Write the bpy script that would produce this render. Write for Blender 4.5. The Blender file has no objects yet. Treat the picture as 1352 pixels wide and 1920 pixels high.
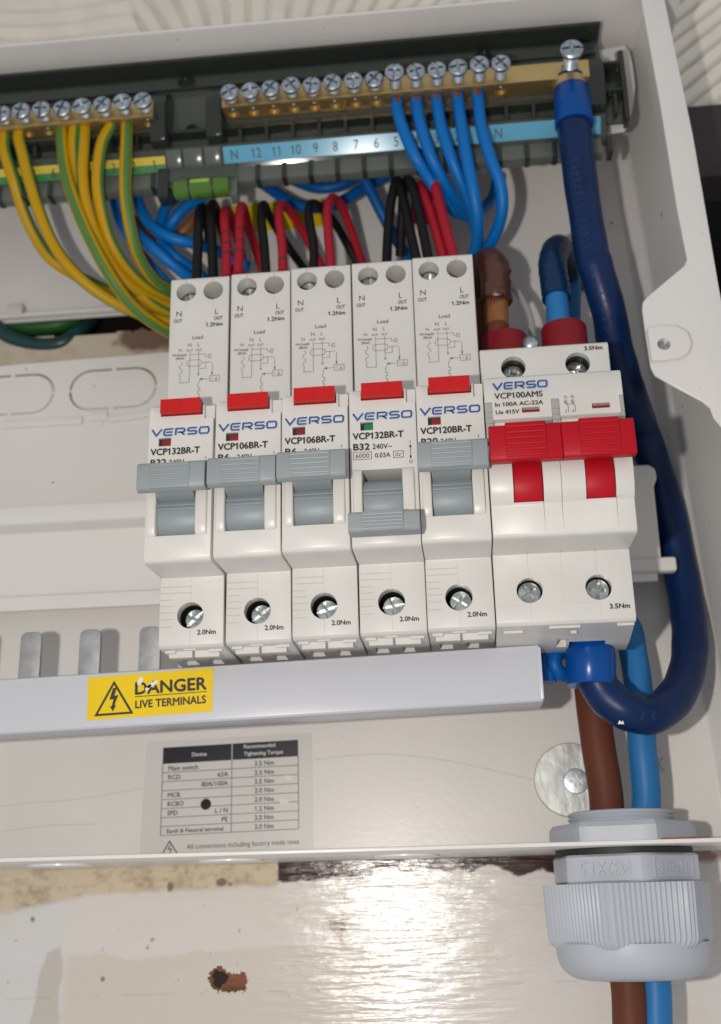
import bpy, bmesh, math, random
import numpy as np
from mathutils import Vector, Matrix

random.seed(7)
rng = np.random.default_rng(7)
C = bpy.context.scene.collection
sc = bpy.context.scene
PI = math.pi
S = 0.001                      # everything below is written in millimetres: X right, Z up, h towards the viewer

# ------------------------------------------------------------------ camera, world, light, exposure
FPX, RX, RY, RZ = 2150.0, -0.3316, -0.0902, 0.0241
CX, CH, CZ = 81.7567, 277.6223, -86.0074


def _rot(rx, ry, rz):
    cx, sx, cy, sy, cz, sz = math.cos(rx), math.sin(rx), math.cos(ry), math.sin(ry), math.cos(rz), math.sin(rz)
    a = np.array([[1, 0, 0], [0, cx, -sx], [0, sx, cx]])
    b = np.array([[cy, 0, sy], [0, 1, 0], [-sy, 0, cy]])
    c = np.array([[cz, -sz, 0], [sz, cz, 0], [0, 0, 1]])
    return c @ a @ b


ROT = _rot(RX, RY, RZ)


def at(u, v, h):
    """The place (X, Z, h) on the plane h that the photo shows at pixel u, v."""
    d = ROT.T @ np.array([(u - 676) / FPX, -(v - 960) / FPX, -1.0])
    c = np.array([CX, CZ, CH])
    p = c + (h - c[2]) / d[2] * d
    return (float(p[0]), float(p[1]), float(h))


def W(X, Z, h):
    return Vector((X * S, -h * S, Z * S))


cam_d = bpy.data.cameras.new('camera')
cam = bpy.data.objects.new('camera', cam_d)
C.objects.link(cam)
cols = [Vector((ROT[i, 0], -ROT[i, 2], ROT[i, 1])) for i in range(3)]
M4 = Matrix(((cols[0][0], cols[1][0], cols[2][0]), (cols[0][1], cols[1][1], cols[2][1]), (cols[0][2], cols[1][2], cols[2][2]))).to_4x4()
M4.translation = W(CX, CZ, CH)
cam.matrix_world = M4
cam_d.sensor_fit = 'VERTICAL'
cam_d.sensor_height = 36.0
cam_d.lens = FPX / 1920 * 36.0
cam_d.clip_start = 0.01
cam_d.clip_end = 20
cam_d.dof.use_dof = True
cam_d.dof.focus_distance = 0.295
cam_d.dof.aperture_fstop = 14.0
sc.camera = cam

world = bpy.data.worlds.new("World")
sc.world = world
world.use_nodes = True
bg = world.node_tree.nodes['Background']
bg.inputs[0].default_value = (0.94, 0.945, 0.965, 1)
bg.inputs[1].default_value = 0.46

fl = bpy.data.lights.new('phone_flash', 'POINT')
fl.energy = 2.3
fl.color = (1.0, 0.93, 0.85)
fl.shadow_soft_size = 0.004
fo = bpy.data.objects.new('phone_flash', fl)
C.objects.link(fo)
fo.location = W(CX - 50, CZ + 2, CH - 2)

sc.view_settings.view_transform = 'Standard'
sc.view_settings.look = 'None'
sc.view_settings.gamma = 1.0
sc.view_settings.exposure = 0.0
sc.cycles.max_bounces = 8
sc.cycles.transparent_max_bounces = 12


# ------------------------------------------------------------------ materials
def srgb(r, g, b):
    f = lambda c: (c / 255 / 12.92) if c / 255 <= 0.04045 else ((c / 255 + 0.055) / 1.055) ** 2.4
    return (f(r), f(g), f(b), 1)


MATS = {}


def mat(name, col, rough=0.45, metal=0.0, bump=0.0, bscale=900, bstretch=(1, 1, 1), var=0.0, vscale=60, alpha=1.0, spec=0.5, coat=0.0, rvar=0.0, trans=0.0, ior=1.5, detail=3, specks=0.0, sscale=420, scol=(0.10, 0.085, 0.07, 1)):
    m = bpy.data.materials.new(name)
    m.use_nodes = True
    nt = m.node_tree
    b = nt.nodes['Principled BSDF']
    b.inputs['Base Color'].default_value = col
    b.inputs['Roughness'].default_value = rough
    b.inputs['Metallic'].default_value = metal
    b.inputs['Alpha'].default_value = alpha
    b.inputs['Specular IOR Level'].default_value = spec
    b.inputs['Coat Weight'].default_value = coat
    b.inputs['Transmission Weight'].default_value = trans
    b.inputs['IOR'].default_value = ior
    tc = nt.nodes.new('ShaderNodeTexCoord')
    mp = nt.nodes.new('ShaderNodeMapping')
    nt.links.new(tc.outputs['Object'], mp.inputs[0])
    mp.inputs['Scale'].default_value = bstretch
    if bump:
        n = nt.nodes.new('ShaderNodeTexNoise')
        n.inputs['Scale'].default_value = bscale
        n.inputs['Detail'].default_value = detail
        nt.links.new(mp.outputs[0], n.inputs['Vector'])
        bp = nt.nodes.new('ShaderNodeBump')
        bp.inputs['Strength'].default_value = 1.0
        bp.inputs['Distance'].default_value = bump * S
        nt.links.new(n.outputs[0], bp.inputs['Height'])
        nt.links.new(bp.outputs[0], b.inputs['Normal'])
    if var or rvar:
        n2 = nt.nodes.new('ShaderNodeTexNoise')
        n2.inputs['Scale'].default_value = vscale
        n2.inputs['Detail'].default_value = 5
        nt.links.new(mp.outputs[0], n2.inputs['Vector'])
        if var:
            mr = nt.nodes.new('ShaderNodeMapRange')
            mr.inputs[1].default_value = 0.3
            mr.inputs[2].default_value = 0.7
            mr.inputs[3].default_value = 1 - var
            mr.inputs[4].default_value = 1 + var
            nt.links.new(n2.outputs[0], mr.inputs[0])
            mx = nt.nodes.new('ShaderNodeMix')
            mx.data_type = 'RGBA'
            mx.blend_type = 'MULTIPLY'
            mx.inputs[0].default_value = 1
            mx.inputs[6].default_value = col
            nt.links.new(mr.outputs[0], mx.inputs[7])
            nt.links.new(mx.outputs[2], b.inputs['Base Color'])
        if rvar:
            mr2 = nt.nodes.new('ShaderNodeMapRange')
            mr2.inputs[1].default_value = 0.3
            mr2.inputs[2].default_value = 0.7
            mr2.inputs[3].default_value = max(0.03, rough - rvar)
            mr2.inputs[4].default_value = min(1, rough + rvar)
            nt.links.new(n2.outputs[0], mr2.inputs[0])
            nt.links.new(mr2.outputs[0], b.inputs['Roughness'])
    if specks:                      # sparse grime and swarf
        n3 = nt.nodes.new('ShaderNodeTexNoise')
        n3.inputs['Scale'].default_value = sscale
        n3.inputs['Detail'].default_value = 2
        nt.links.new(tc.outputs['Object'], n3.inputs['Vector'])
        r3 = nt.nodes.new('ShaderNodeMapRange')
        r3.inputs[1].default_value = specks
        r3.inputs[2].default_value = specks + 0.03
        nt.links.new(n3.outputs[0], r3.inputs[0])
        m3 = nt.nodes.new('ShaderNodeMix')
        m3.data_type = 'RGBA'
        nt.links.new(r3.outputs[0], m3.inputs[0])
        src = b.inputs['Base Color'].links[0].from_socket if b.inputs['Base Color'].links else None
        if src:
            nt.links.new(src, m3.inputs[6])
        else:
            m3.inputs[6].default_value = col
        m3.inputs[7].default_value = scol
        nt.links.new(m3.outputs[2], b.inputs['Base Color'])
    MATS[name] = m
    return m


def vcol_mat(name, rough, bump, bscale, stretch, coat=0.0, rvar=0.0):
    m = mat(name, (0.7, 0.7, 0.7, 1), rough, bump=bump, bscale=bscale, bstretch=stretch, coat=coat, detail=5)
    nt = m.node_tree
    a = nt.nodes.new('ShaderNodeAttribute')
    a.attribute_name = 'Col'
    nt.links.new(a.outputs['Color'], nt.nodes['Principled BSDF'].inputs['Base Color'])
    return m


mat('white_plastic', (0.645, 0.632, 0.605, 1), 0.38, bump=0.014, bscale=2500, var=0.04, vscale=60, specks=0.79, sscale=330, scol=(0.30, 0.28, 0.25, 1), rvar=0.06)
mat('cheek_plastic', (0.66, 0.64, 0.605, 1), 0.36)
mat('grey_toggle', (0.27, 0.305, 0.32, 1), 0.42, bump=0.006, bscale=3000, var=0.03, spec=.35)
mat('drum_grey', (0.26, 0.30, 0.325, 1), 0.40, bump=0.06, bscale=2600, var=0.03, spec=.4)
mat('red_plastic', (0.42, 0.005, 0.014, 1), 0.45, bump=0.01, bscale=2000, var=0.05, spec=.2)
mat('red_button', (0.50, 0.012, 0.012, 1), 0.42, var=0.05, spec=.25)
mat('flag_red', (0.24, 0.01, 0.015, 1), 0.3)
mat('flag_green', (0.0, 0.20, 0.075, 1), 0.3)
mat('dark_recess', (0.02, 0.018, 0.017, 1), 0.6)
mat('grey_recess', (0.12, 0.115, 0.11, 1), 0.5)
mat('ink_blue', (0.010, 0.085, 0.29, 1), 0.5)
mat('ink_black', (0.022, 0.020, 0.019, 1), 0.5)
mat('ink_grey', (0.10, 0.095, 0.09, 1), 0.5)
mat('ink_white', (0.7, 0.7, 0.7, 1), 0.5)
mat('enamel', (0.74, 0.725, 0.705, 1), 0.30, bump=0.035, bscale=420, var=0.035, vscale=18, rvar=0.06, specks=0.745, sscale=260)
mat('enamel_panel', (0.76, 0.735, 0.705, 1), 0.34, bump=0.03, bscale=500, var=0.05, vscale=16, rvar=0.08, specks=0.75, sscale=240)
mat('beige_plastic', (0.62, 0.59, 0.545, 1), 0.5, bump=0.01, bscale=1500, var=0.03)
mat('rail_white', (0.76, 0.745, 0.72, 1), 0.36, bump=0.02, bscale=500, var=0.03, vscale=20)
mat('cover_pvc', (0.555, 0.57, 0.615, 1), 0.28, bump=0.012, bscale=300, var=0.02, vscale=25)
mat('tinned', (0.40, 0.41, 0.42, 1), 0.55, 0.6, bump=0.05, bscale=900, var=0.15, vscale=300)
mat('zinc', (0.46, 0.51, 0.56, 1), 0.40, 1.0, bump=0.06, bscale=900, var=0.35, vscale=420)
mat('zinc_dark', (0.42, 0.46, 0.45, 1), 0.30, 1.0, bump=0.05, bscale=900, var=0.4, vscale=380)
mat('washer_zinc', (0.47, 0.49, 0.475, 1), 0.46, 0.8, bump=0.12, bscale=560, bstretch=(1, 1, 0.45), var=0.26, vscale=300)
mat('brass', (0.60, 0.44, 0.20, 1), 0.45, 0.9, bump=0.012, bscale=500, bstretch=(0.15, 1, 1), var=0.16, vscale=90)
mat('copper', (0.20, 0.07, 0.04, 1), 0.5, 0.5, var=0.2)
mat('smoked', (0.085, 0.10, 0.085, 1), 0.12, alpha=0.66, var=0.1, vscale=80)
mat('smoked_dark', (0.028, 0.034, 0.030, 1), 0.16, alpha=0.88)
mat('smoked_pale', (0.15, 0.17, 0.145, 1), 0.18, alpha=0.72)
mat('label_blue', (0.125, 0.40, 0.58, 1), 0.16, spec=.16)
mat('label_yellow', (0.66, 0.50, 0.06, 1), 0.25)
mat('label_green', (0.05, 0.24, 0.075, 1), 0.25)
mat('sticker_yellow', (0.80, 0.56, 0.004, 1), 0.32, bump=0.02, bscale=200, var=0.03)
mat('sticker_clear', (0.66, 0.645, 0.62, 1), 0.33, bump=0.02, bscale=200, var=0.02)
mat('header_black', (0.018, 0.018, 0.024, 1), 0.3)
mat('vial_green', (0.11, 0.27, 0.03, 1), 0.06, trans=0.4, ior=1.4, coat=0.5)
mat('clear_plastic', (0.50, 0.50, 0.48, 1), 0.12, alpha=0.72)
mat('bubble', (0.33, 0.47, 0.07, 1), 0.1)
mat('wire_blue', (0.0, 0.15, 0.50, 1), 0.42, bump=0.01, bscale=300, var=0.05, spec=.3)
mat('wire_blue_deep', (0.0, 0.095, 0.36, 1), 0.45, bump=0.01, bscale=300, var=0.06, spec=.3)
mat('wire_black', (0.006, 0.006, 0.007, 1), 0.5, spec=.25)
mat('wire_red', (0.38, 0.008, 0.022, 1), 0.48, var=0.06, spec=.3)
mat('wire_yellow', (0.50, 0.285, 0.0, 1), 0.42, var=0.05, spec=.3)
mat('wire_green', (0.085, 0.20, 0.045, 1), 0.42, var=0.05, spec=.3)
mat('wire_teal', (0.006, 0.042, 0.045, 1), 0.35)
mat('wire_darkgreen', (0.012, 0.10, 0.015, 1), 0.5)
mat('wire_brown', (0.125, 0.036, 0.018, 1), 0.55, bump=0.02, bscale=300, var=0.08, spec=.25)
mat('wire_amber', (0.24, 0.095, 0.03, 1), 0.45, var=0.1)
mat('cable_navy', (0.002, 0.019, 0.085, 1), 0.36, bump=0.05, bscale=190, var=0.16, vscale=120, spec=.3, rvar=.08)
mat('cable_sky', (0.02, 0.17, 0.44, 1), 0.45, bump=0.03, bscale=260, var=0.08, spec=.35)
mat('sleeve_blue', (0.0, 0.062, 0.29, 1), 0.24, bump=0.015, bscale=200, var=0.03, spec=.3)
mat('tape_navy', (0.004, 0.025, 0.085, 1), 0.28, bump=0.15, bscale=260, var=0.15, spec=.3)
mat('tape_brown', (0.085, 0.03, 0.02, 1), 0.35, bump=0.2, bscale=260, var=0.25)
mat('shroud_red', (0.22, 0.008, 0.014, 1), 0.5, var=0.05, spec=.3)
mat('gland_grey', (0.455, 0.49, 0.545, 1), 0.40, bump=0.02, bscale=420, var=0.04, spec=.35)
mat('cable_print', (0.025, 0.05, 0.14, 1), 0.5, spec=.2)
mat('rust', (0.25, 0.045, 0.02, 1), 0.7, var=0.4, vscale=500)
mat('bare_wood', (0.21, 0.075, 0.03, 1), 0.7, bump=0.15, bscale=400, bstretch=(0.25, 1, 1), var=0.35, vscale=300)
mat('hole_dark', (0.02, 0.012, 0.01, 1), 0.8)
mat('dark_board', (0.035, 0.030, 0.028, 1), 0.6, bump=0.1, bscale=200, var=0.2)
mat('grime', (0.13, 0.105, 0.085, 1), 0.8)  # painted shade for the knockout grooves
mat('pencil', (0.60, 0.58, 0.555, 1), 0.5)
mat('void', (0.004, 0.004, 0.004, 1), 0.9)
mat('speck', (0.16, 0.14, 0.12, 1), 0.8)
mat('spider_brown', (0.09, 0.035, 0.015, 1), 0.6)
mat('scratch_white', (0.75, 0.75, 0.73, 1), 0.5)
vcol_mat('wall_paint', 0.16, 0.23, 560, (0.13, 1, 1.3))
vcol_mat('artex', 0.75, 0.12, 700, (1, 1, 1))


# ------------------------------------------------------------------ mesh helpers
class MB:
    def __init__(self):
        self.v, self.f, self.m, self.cur = [], [], [], 0

    def add(self, vs, fs, m=None):
        b = len(self.v)
        self.v += [tuple(map(float, x)) for x in vs]
        self.f += [tuple(b + i for i in f) for f in fs]
        self.m += [self.cur if m is None else m] * len(fs)

    def box(self, x0, x1, z0, z1, h0, h1, m=None):
        vs = [(x, z, h) for h in (h0, h1) for z in (z0, z1) for x in (x0, x1)]
        self.add(vs, [(0, 1, 3, 2), (5, 4, 6, 7), (4, 5, 1, 0), (2, 3, 7, 6), (4, 0, 2, 6), (1, 5, 7, 3)], m)

    def prism(self, poly, h0, h1, m=None):
        """poly: list of (X, Z) or of functions' results; extruded along h. Counter-clockwise or not, normals get fixed later."""
        n = len(poly)
        vs = [(a, b, h0) for a, b in poly] + [(a, b, h1) for a, b in poly]
        fs = [tuple(range(n - 1, -1, -1)), tuple(range(n, 2 * n))] + [(i, (i + 1) % n, n + (i + 1) % n, n + i) for i in range(n)]
        self.add(vs, fs, m)

    def xprism(self, prof, x0, x1, m=None):
        """prof: list of (h, z); extruded along X."""
        n = len(prof)
        vs = [(x0, z, h) for h, z in prof] + [(x1, z, h) for h, z in prof]
        fs = [tuple(range(n)), tuple(range(2 * n - 1, n - 1, -1))] + [(i, n + i, n + (i + 1) % n, (i + 1) % n) for i in range(n)]
        self.add(vs, fs, m)

    def lathe(self, prof, c, axis='h', n=24, m=None, cap=True, rfun=None):
        """prof: list of (r, t): radius and place along the axis from c."""
        vs, fs = [], []
        for r, t in prof:
            for k in range(n):
                a = 2 * PI * k / n
                rr = r * (rfun(a, t) if rfun else 1)
                p, q = rr * math.cos(a), rr * math.sin(a)
                if axis == 'h':
                    vs.append((c[0] + p, c[1] + q, c[2] + t))
                elif axis == 'z':
                    vs.append((c[0] + p, c[1] + t, c[2] + q))
                else:
                    vs.append((c[0] + t, c[1] + p, c[2] + q))
        for i in range(len(prof) - 1):
            for k in range(n):
                k2 = (k + 1) % n
                fs.append((i * n + k, i * n + k2, (i + 1) * n + k2, (i + 1) * n + k))
        if cap:
            fs.append(tuple(range(n)))
            fs.append(tuple((len(prof) - 1) * n + k for k in range(n)))
        self.add(vs, fs, m)

    def tube(self, pts, r, n=12, m=None, mfun=None, cap=True, roll=0.0):
        P = [np.array(p, float) for p in pts]
        R = list(r) if hasattr(r, '__len__') else [r] * len(P)
        T = []
        for i in range(len(P)):
            t = P[min(i + 1, len(P) - 1)] - P[max(i - 1, 0)]
            T.append(t / (np.linalg.norm(t) + 1e-9))
        up = np.array([0, 0, 1.0])
        if abs(T[0] @ up) > 0.9:
            up = np.array([0, 1.0, 0])
        u = up - T[0] * (T[0] @ up)
        u /= np.linalg.norm(u)
        vs, fs, ms = [], [], []
        for i in range(len(P)):
            u = u - T[i] * (T[i] @ u)
            u /= np.linalg.norm(u)
            w = np.cross(T[i], u)
            for k in range(n):
                a = 2 * PI * k / n + roll
                vs.append(P[i] + R[i] * (math.cos(a) * u + math.sin(a) * w))
        for i in range(len(P) - 1):
            for k in range(n):
                k2 = (k + 1) % n
                fs.append((i * n + k, i * n + k2, (i + 1) * n + k2, (i + 1) * n + k))
                ms.append(mfun(k) if mfun else (self.cur if m is None else m))
        if cap:
            fs.append(tuple(range(n)))
            fs.append(tuple((len(P) - 1) * n + k for k in range(n)))
            ms += [self.cur if m is None else m] * 2
        b = len(self.v)
        self.v += [tuple(map(float, x)) for x in vs]
        self.f += [tuple(b + i for i in f) for f in fs]
        self.m += ms

    def ribbon(self, pts, w, h, closed=False, m=None):
        """A flat stroke of width w along pts (X, Z) on the plane h, joints mitred."""
        P = [np.array(p, float) for p in pts]
        n = len(P)
        L, Rr = [], []
        for i in range(n):
            a = P[i - 1] if (i > 0 or closed) else None
            c = P[(i + 1) % n] if (i < n - 1 or closed) else None
            d1 = (P[i] - a) / (np.linalg.norm(P[i] - a) + 1e-9) if a is not None else None
            d2 = (c - P[i]) / (np.linalg.norm(c - P[i]) + 1e-9) if c is not None else None
            if d1 is None: d1 = d2
            if d2 is None: d2 = d1
            t = d1 + d2
            t = t / (np.linalg.norm(t) + 1e-9)
            nn = np.array([-t[1], t[0]])
            k = max(0.35, abs(nn @ np.array([-d1[1], d1[0]])))
            L.append(P[i] + nn * w / 2 / k)
            Rr.append(P[i] - nn * w / 2 / k)
        vs = [(p[0], p[1], h) for p in L] + [(p[0], p[1], h) for p in Rr]
        fs = [(i, n + i, n + (i + 1) % n, (i + 1) % n) for i in range(n if closed else n - 1)]
        self.add(vs, fs, m)

    def build(self, name, mats, parent=None, label=None, smooth=40, bevel=0, seg=2, cuts=(), org=None, fix=True):
        o_ = org if org is not None else (tuple(parent.get('_o', (0, 0, 0))) if parent is not None else (0, 0, 0))
        me = bpy.data.meshes.new(name)
        me.from_pydata([((x - o_[0]) * S, -(h - o_[2]) * S, (z - o_[1]) * S) for x, z, h in self.v], [], self.f)
        if not isinstance(mats, (list, tuple)):
            mats = [mats]
        for mm in mats:
            me.materials.append(MATS[mm])
        me.polygons.foreach_set('material_index', self.m)
        if fix:
            bm = bmesh.new()
            bm.from_mesh(me)
            bmesh.ops.recalc_face_normals(bm, faces=bm.faces)
            bm.to_mesh(me)
            bm.free()
        o = bpy.data.objects.new(name, me)
        C.objects.link(o)
        if bevel:
            bv = o.modifiers.new('b', 'BEVEL')
            bv.width = bevel * S
            bv.segments = seg
            bv.limit_method = 'ANGLE'
            bv.angle_limit = math.radians(35)
        tmp = []
        for c in cuts:
            co = c.build('cutter', mats[0], None, org=o_) if isinstance(c, MB) else c
            tmp.append(co)
            bo = o.modifiers.new('c', 'BOOLEAN')
            bo.operation = 'DIFFERENCE'
            bo.object = co
            bo.solver = 'EXACT'
            bo.use_self = True
        if bevel or cuts:
            dg = bpy.context.evaluated_depsgraph_get()
            me2 = bpy.data.meshes.new_from_object(o.evaluated_get(dg))
            o.modifiers.clear()
            o.data = me2
            if len(me2.polygons) < 6: print('EMPTY', name, len(self.v))
            me2.name = name
            for t in tmp:
                bpy.data.objects.remove(t)
        if smooth:
            o.data.shade_smooth()
            o.data.set_sharp_from_angle(angle=math.radians(smooth))
        o['_o'] = [float(q) for q in o_]
        if parent is not None:
            o.parent = parent
        elif org is not None and name != 'cutter':
            o.location = W(*org)
        if label:
            o['label'] = label
        return o


def thing(name, org, label, cat, group=None):
    o = bpy.data.objects.new(name, None)
    o.empty_display_size = 0.005
    C.objects.link(o)
    o.location = W(*org)
    o['_o'] = [float(q) for q in org]
    o['label'] = label
    o['category'] = cat
    if group:
        o['group'] = group
    return o


def tag(o, label=None, cat=None, group=None, kind=None):
    for k, v in (('label', label), ('category', cat), ('group', group), ('kind', kind)):
        if v:
            o[k] = v
    return o


def share(src, name, parent, loc=(0, 0, 0), rot=0.0, m=None):
    """A copy of a part under another thing (mesh shared), moved by loc and turned about h."""
    c = src.copy()
    c.name = name
    C.objects.link(c)
    c.parent = parent
    c.location = W(*loc)
    c.rotation_euler = (0, rot, 0)
    return c


def smoothpath(pts, k=8):
    P = [np.array(p, float) for p in pts]
    P = [2 * P[0] - P[1]] + P + [2 * P[-1] - P[-2]]
    out = []
    for i in range(1, len(P) - 2):
        for j in range(k):
            t = j / k
            a, b, c, d = P[i - 1], P[i], P[i + 1], P[i + 2]
            out.append(0.5 * ((2 * b) + (c - a) * t + (2 * a - 5 * b + 4 * c - d) * t * t + (3 * b - a - 3 * c + d) * t ** 3))
    out.append(P[-2])
    return out


def px(pts):
    return [at(*p) for p in pts]


_txt = {}


def glyphs(s, bold=0.0):
    key = (s, bold)
    if key not in _txt:
        cu = bpy.data.curves.new('t', 'FONT')
        cu.body = s
        cu.size = 1
        cu.offset = bold
        cu.resolution_u = 3
        cu.fill_mode = 'FRONT'
        o = bpy.data.objects.new('t', cu)
        C.objects.link(o)
        dg = bpy.context.evaluated_depsgraph_get()
        me = bpy.data.meshes.new_from_object(o.evaluated_get(dg))
        v = np.array([(a.co.x, a.co.y) for a in me.vertices])
        f = [tuple(p.vertices) for p in me.polygons]
        bpy.data.objects.remove(o)
        bpy.data.curves.remove(cu)
        bpy.data.meshes.remove(me)
        _txt[key] = (v, f)
    return _txt[key]


_adv = {}


def advance(ch):
    if ch not in _adv:
        w = lambda s: glyphs(s)[0][:, 0].max() - glyphs(s)[0][:, 0].min()
        _adv[ch] = w('H' + ch + 'H') - w('HH')
    return _adv[ch]


def layout(s):
    """Lettering laid out glyph by glyph; the built-in font's bare 1 gets a flag."""
    hv, _ = glyphs('H')
    H = hv[:, 1].max()
    vs, fs, x = [], [], 0.0
    for ch in s:
        ad = advance(ch)
        if ch == '1':
            ad = advance('2')
            w = .135 * H
            v = [(x + ad * .52 - w / 2, 0), (x + ad * .52 + w / 2, 0), (x + ad * .52 + w / 2, H), (x + ad * .52 - w / 2 * .4, H), (x + ad * .52 - w / 2, H * .80), (x + ad * .52 - .30 * H, H * .70), (x + ad * .52 - .30 * H, H * .81), (x + ad * .52 - w / 2, H * .9)]
            f = [(0, 1, 2, 3, 4), (4, 3, 6, 5)] if False else [(0, 1, 2, 3, 7, 4), (4, 7, 6, 5)]
        elif ch == ' ':
            x += ad
            continue
        else:
            gv, f = glyphs(ch)
            v = [(x + p[0], p[1]) for p in gv]
        b = len(vs)
        vs += v
        fs += [tuple(b + i for i in q) for q in f]
        x += ad
    return np.array(vs), fs


def text(mb, s, X, Z, h, cap, width=None, align='L', rot=0.0, bold=0.012, m=None):
    """Flat lettering: X, Z is the baseline's left (or middle or right) end, cap the height of a capital."""
    v, f = layout(s)
    hv, _ = glyphs('H', 0.0)
    k = cap / (hv[:, 1].max() - hv[:, 1].min())
    x0, x1 = v[:, 0].min(), v[:, 0].max()
    kx = k if width is None else width / (x1 - x0)
    a = (v[:, 0] - x0) * kx
    wd = (x1 - x0) * kx
    a = a - (wd if align == 'R' else wd / 2 if align == 'C' else 0)
    b = v[:, 1] * k
    c_, s_ = math.cos(rot), math.sin(rot)
    e = bold * k * 1.6
    for j, (dx, dz) in enumerate(((0, 0), (-e, 0), (e, 0), (0, e), (0, -e)) if bold > .008 else ((0, 0),)):
        aa, bb_ = a + dx, b + dz
        mb.add([(X + p * c_ - q * s_, Z + p * s_ + q * c_, h + .006 * j) for p, q in zip(aa, bb_)], f, m)


def textpx(mb, s, u0, v0, u1, v1, h, cap_px, m=None, bold=0.012):
    """Lettering whose baseline runs between two places of the photo."""
    a, b = at(u0, v0, h), at(u1, v1, h)
    t = at(u0, v0 - cap_px, h)
    text(mb, s, a[0], a[1], h, math.hypot(t[0] - a[0], t[1] - a[1]), math.hypot(b[0] - a[0], b[1] - a[1]), rot=math.atan2(b[1] - a[1], b[0] - a[0]), bold=bold, m=m)


def vnoise(x, y, seed=0):
    x = np.asarray(x, float); y = np.asarray(y, float)
    xi, yi = np.floor(x).astype(int), np.floor(y).astype(int)
    xf, yf = x - xi, y - yi
    xf, yf = xf * xf * (3 - 2 * xf), yf * yf * (3 - 2 * yf)
    def hsh(a, b):
        q = (a * 374761393 + b * 668265263 + seed * 974711) & 0x7fffffff
        q = ((q ^ (q >> 13)) * 1274126177) & 0x7fffffff
        return ((q ^ (q >> 16)) & 0xffff) / 65535.0
    return (hsh(xi, yi) * (1 - xf) + hsh(xi + 1, yi) * xf) * (1 - yf) + (hsh(xi, yi + 1) * (1 - xf) + hsh(xi + 1, yi + 1) * xf) * yf


def fbm(x, y, seed=0, o=4):
    r, a, t = 0, 0.5, 0
    for i in range(o):
        r = r + a * vnoise(x * 2 ** i, y * 2 ** i, seed + i)
        t += a
        a *= 0.5
    return r / t


def sheet(name, xs, zs, hfun, cfun, m, skip=None, kind='structure'):
    X, Z = np.meshgrid(xs, zs)
    H = hfun(X, Z)
    n, k = len(xs), len(zs)
    vs = np.stack([X.ravel() * S, -H.ravel() * S, Z.ravel() * S], 1)
    idx = np.arange(n * k).reshape(k, n)
    q = np.stack([idx[:-1, :-1], idx[:-1, 1:], idx[1:, 1:], idx[1:, :-1]], -1).reshape(-1, 4)
    if skip is not None:
        cx_ = (X[:-1, :-1] + X[1:, 1:]).ravel() / 2
        cz_ = (Z[:-1, :-1] + Z[1:, 1:]).ravel() / 2
        q = q[~skip(cx_, cz_)]
    me = bpy.data.meshes.new(name)
    me.from_pydata(vs.tolist(), [], q.tolist())
    ca = me.color_attributes.new('Col', 'FLOAT_COLOR', 'POINT')
    cc = np.ones((n * k, 4))
    cc[:, :3] = cfun(X, Z).reshape(-1, 3)
    ca.data.foreach_set('color', cc.ravel())
    me.materials.append(MATS[m])
    me.shade_smooth()
    o = bpy.data.objects.new(name, me)
    C.objects.link(o)
    o['kind'] = kind
    return o


HB = -85.0        # the enclosure's back panel
HF = -30.0        # its front edge
HW = -87.0        # the wall behind it
# ------------------------------------------------------------------ the wall behind
def fine(a, b, s):
    return list(np.arange(a, b, s))


wx = fine(-420, -92, 25) + fine(-92, -3, 0.5) + fine(-3, 15, 0.3) + fine(15, 166, 0.5) + fine(166, 400, 25) + [400]
wz = fine(-420, -138, 25) + fine(-138, -112, 0.6) + fine(-112, -100, 0.3) + fine(-100, -84, 0.6) + fine(-84, -68, 0.35) + fine(-68, 98, 8) + fine(98, 124, 0.7) + fine(124, 190, 8) + [190]


def hole_shape(x, z):
    n = (fbm(x * 0.9, z * 1.6, 5, 3) - 0.5)
    a = ((x - 2.6) ** 2 / 3.0 ** 2 + (z + 105.3) ** 2 / 3.0 ** 2) < 1 + 1.2 * n
    b = (x > 2.5) & (x < 11.3 + 2.2 * n) & (z < -103.6 + 2.5 * n) & (z > -108.9 + 2.5 * n)
    return a | b


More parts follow.
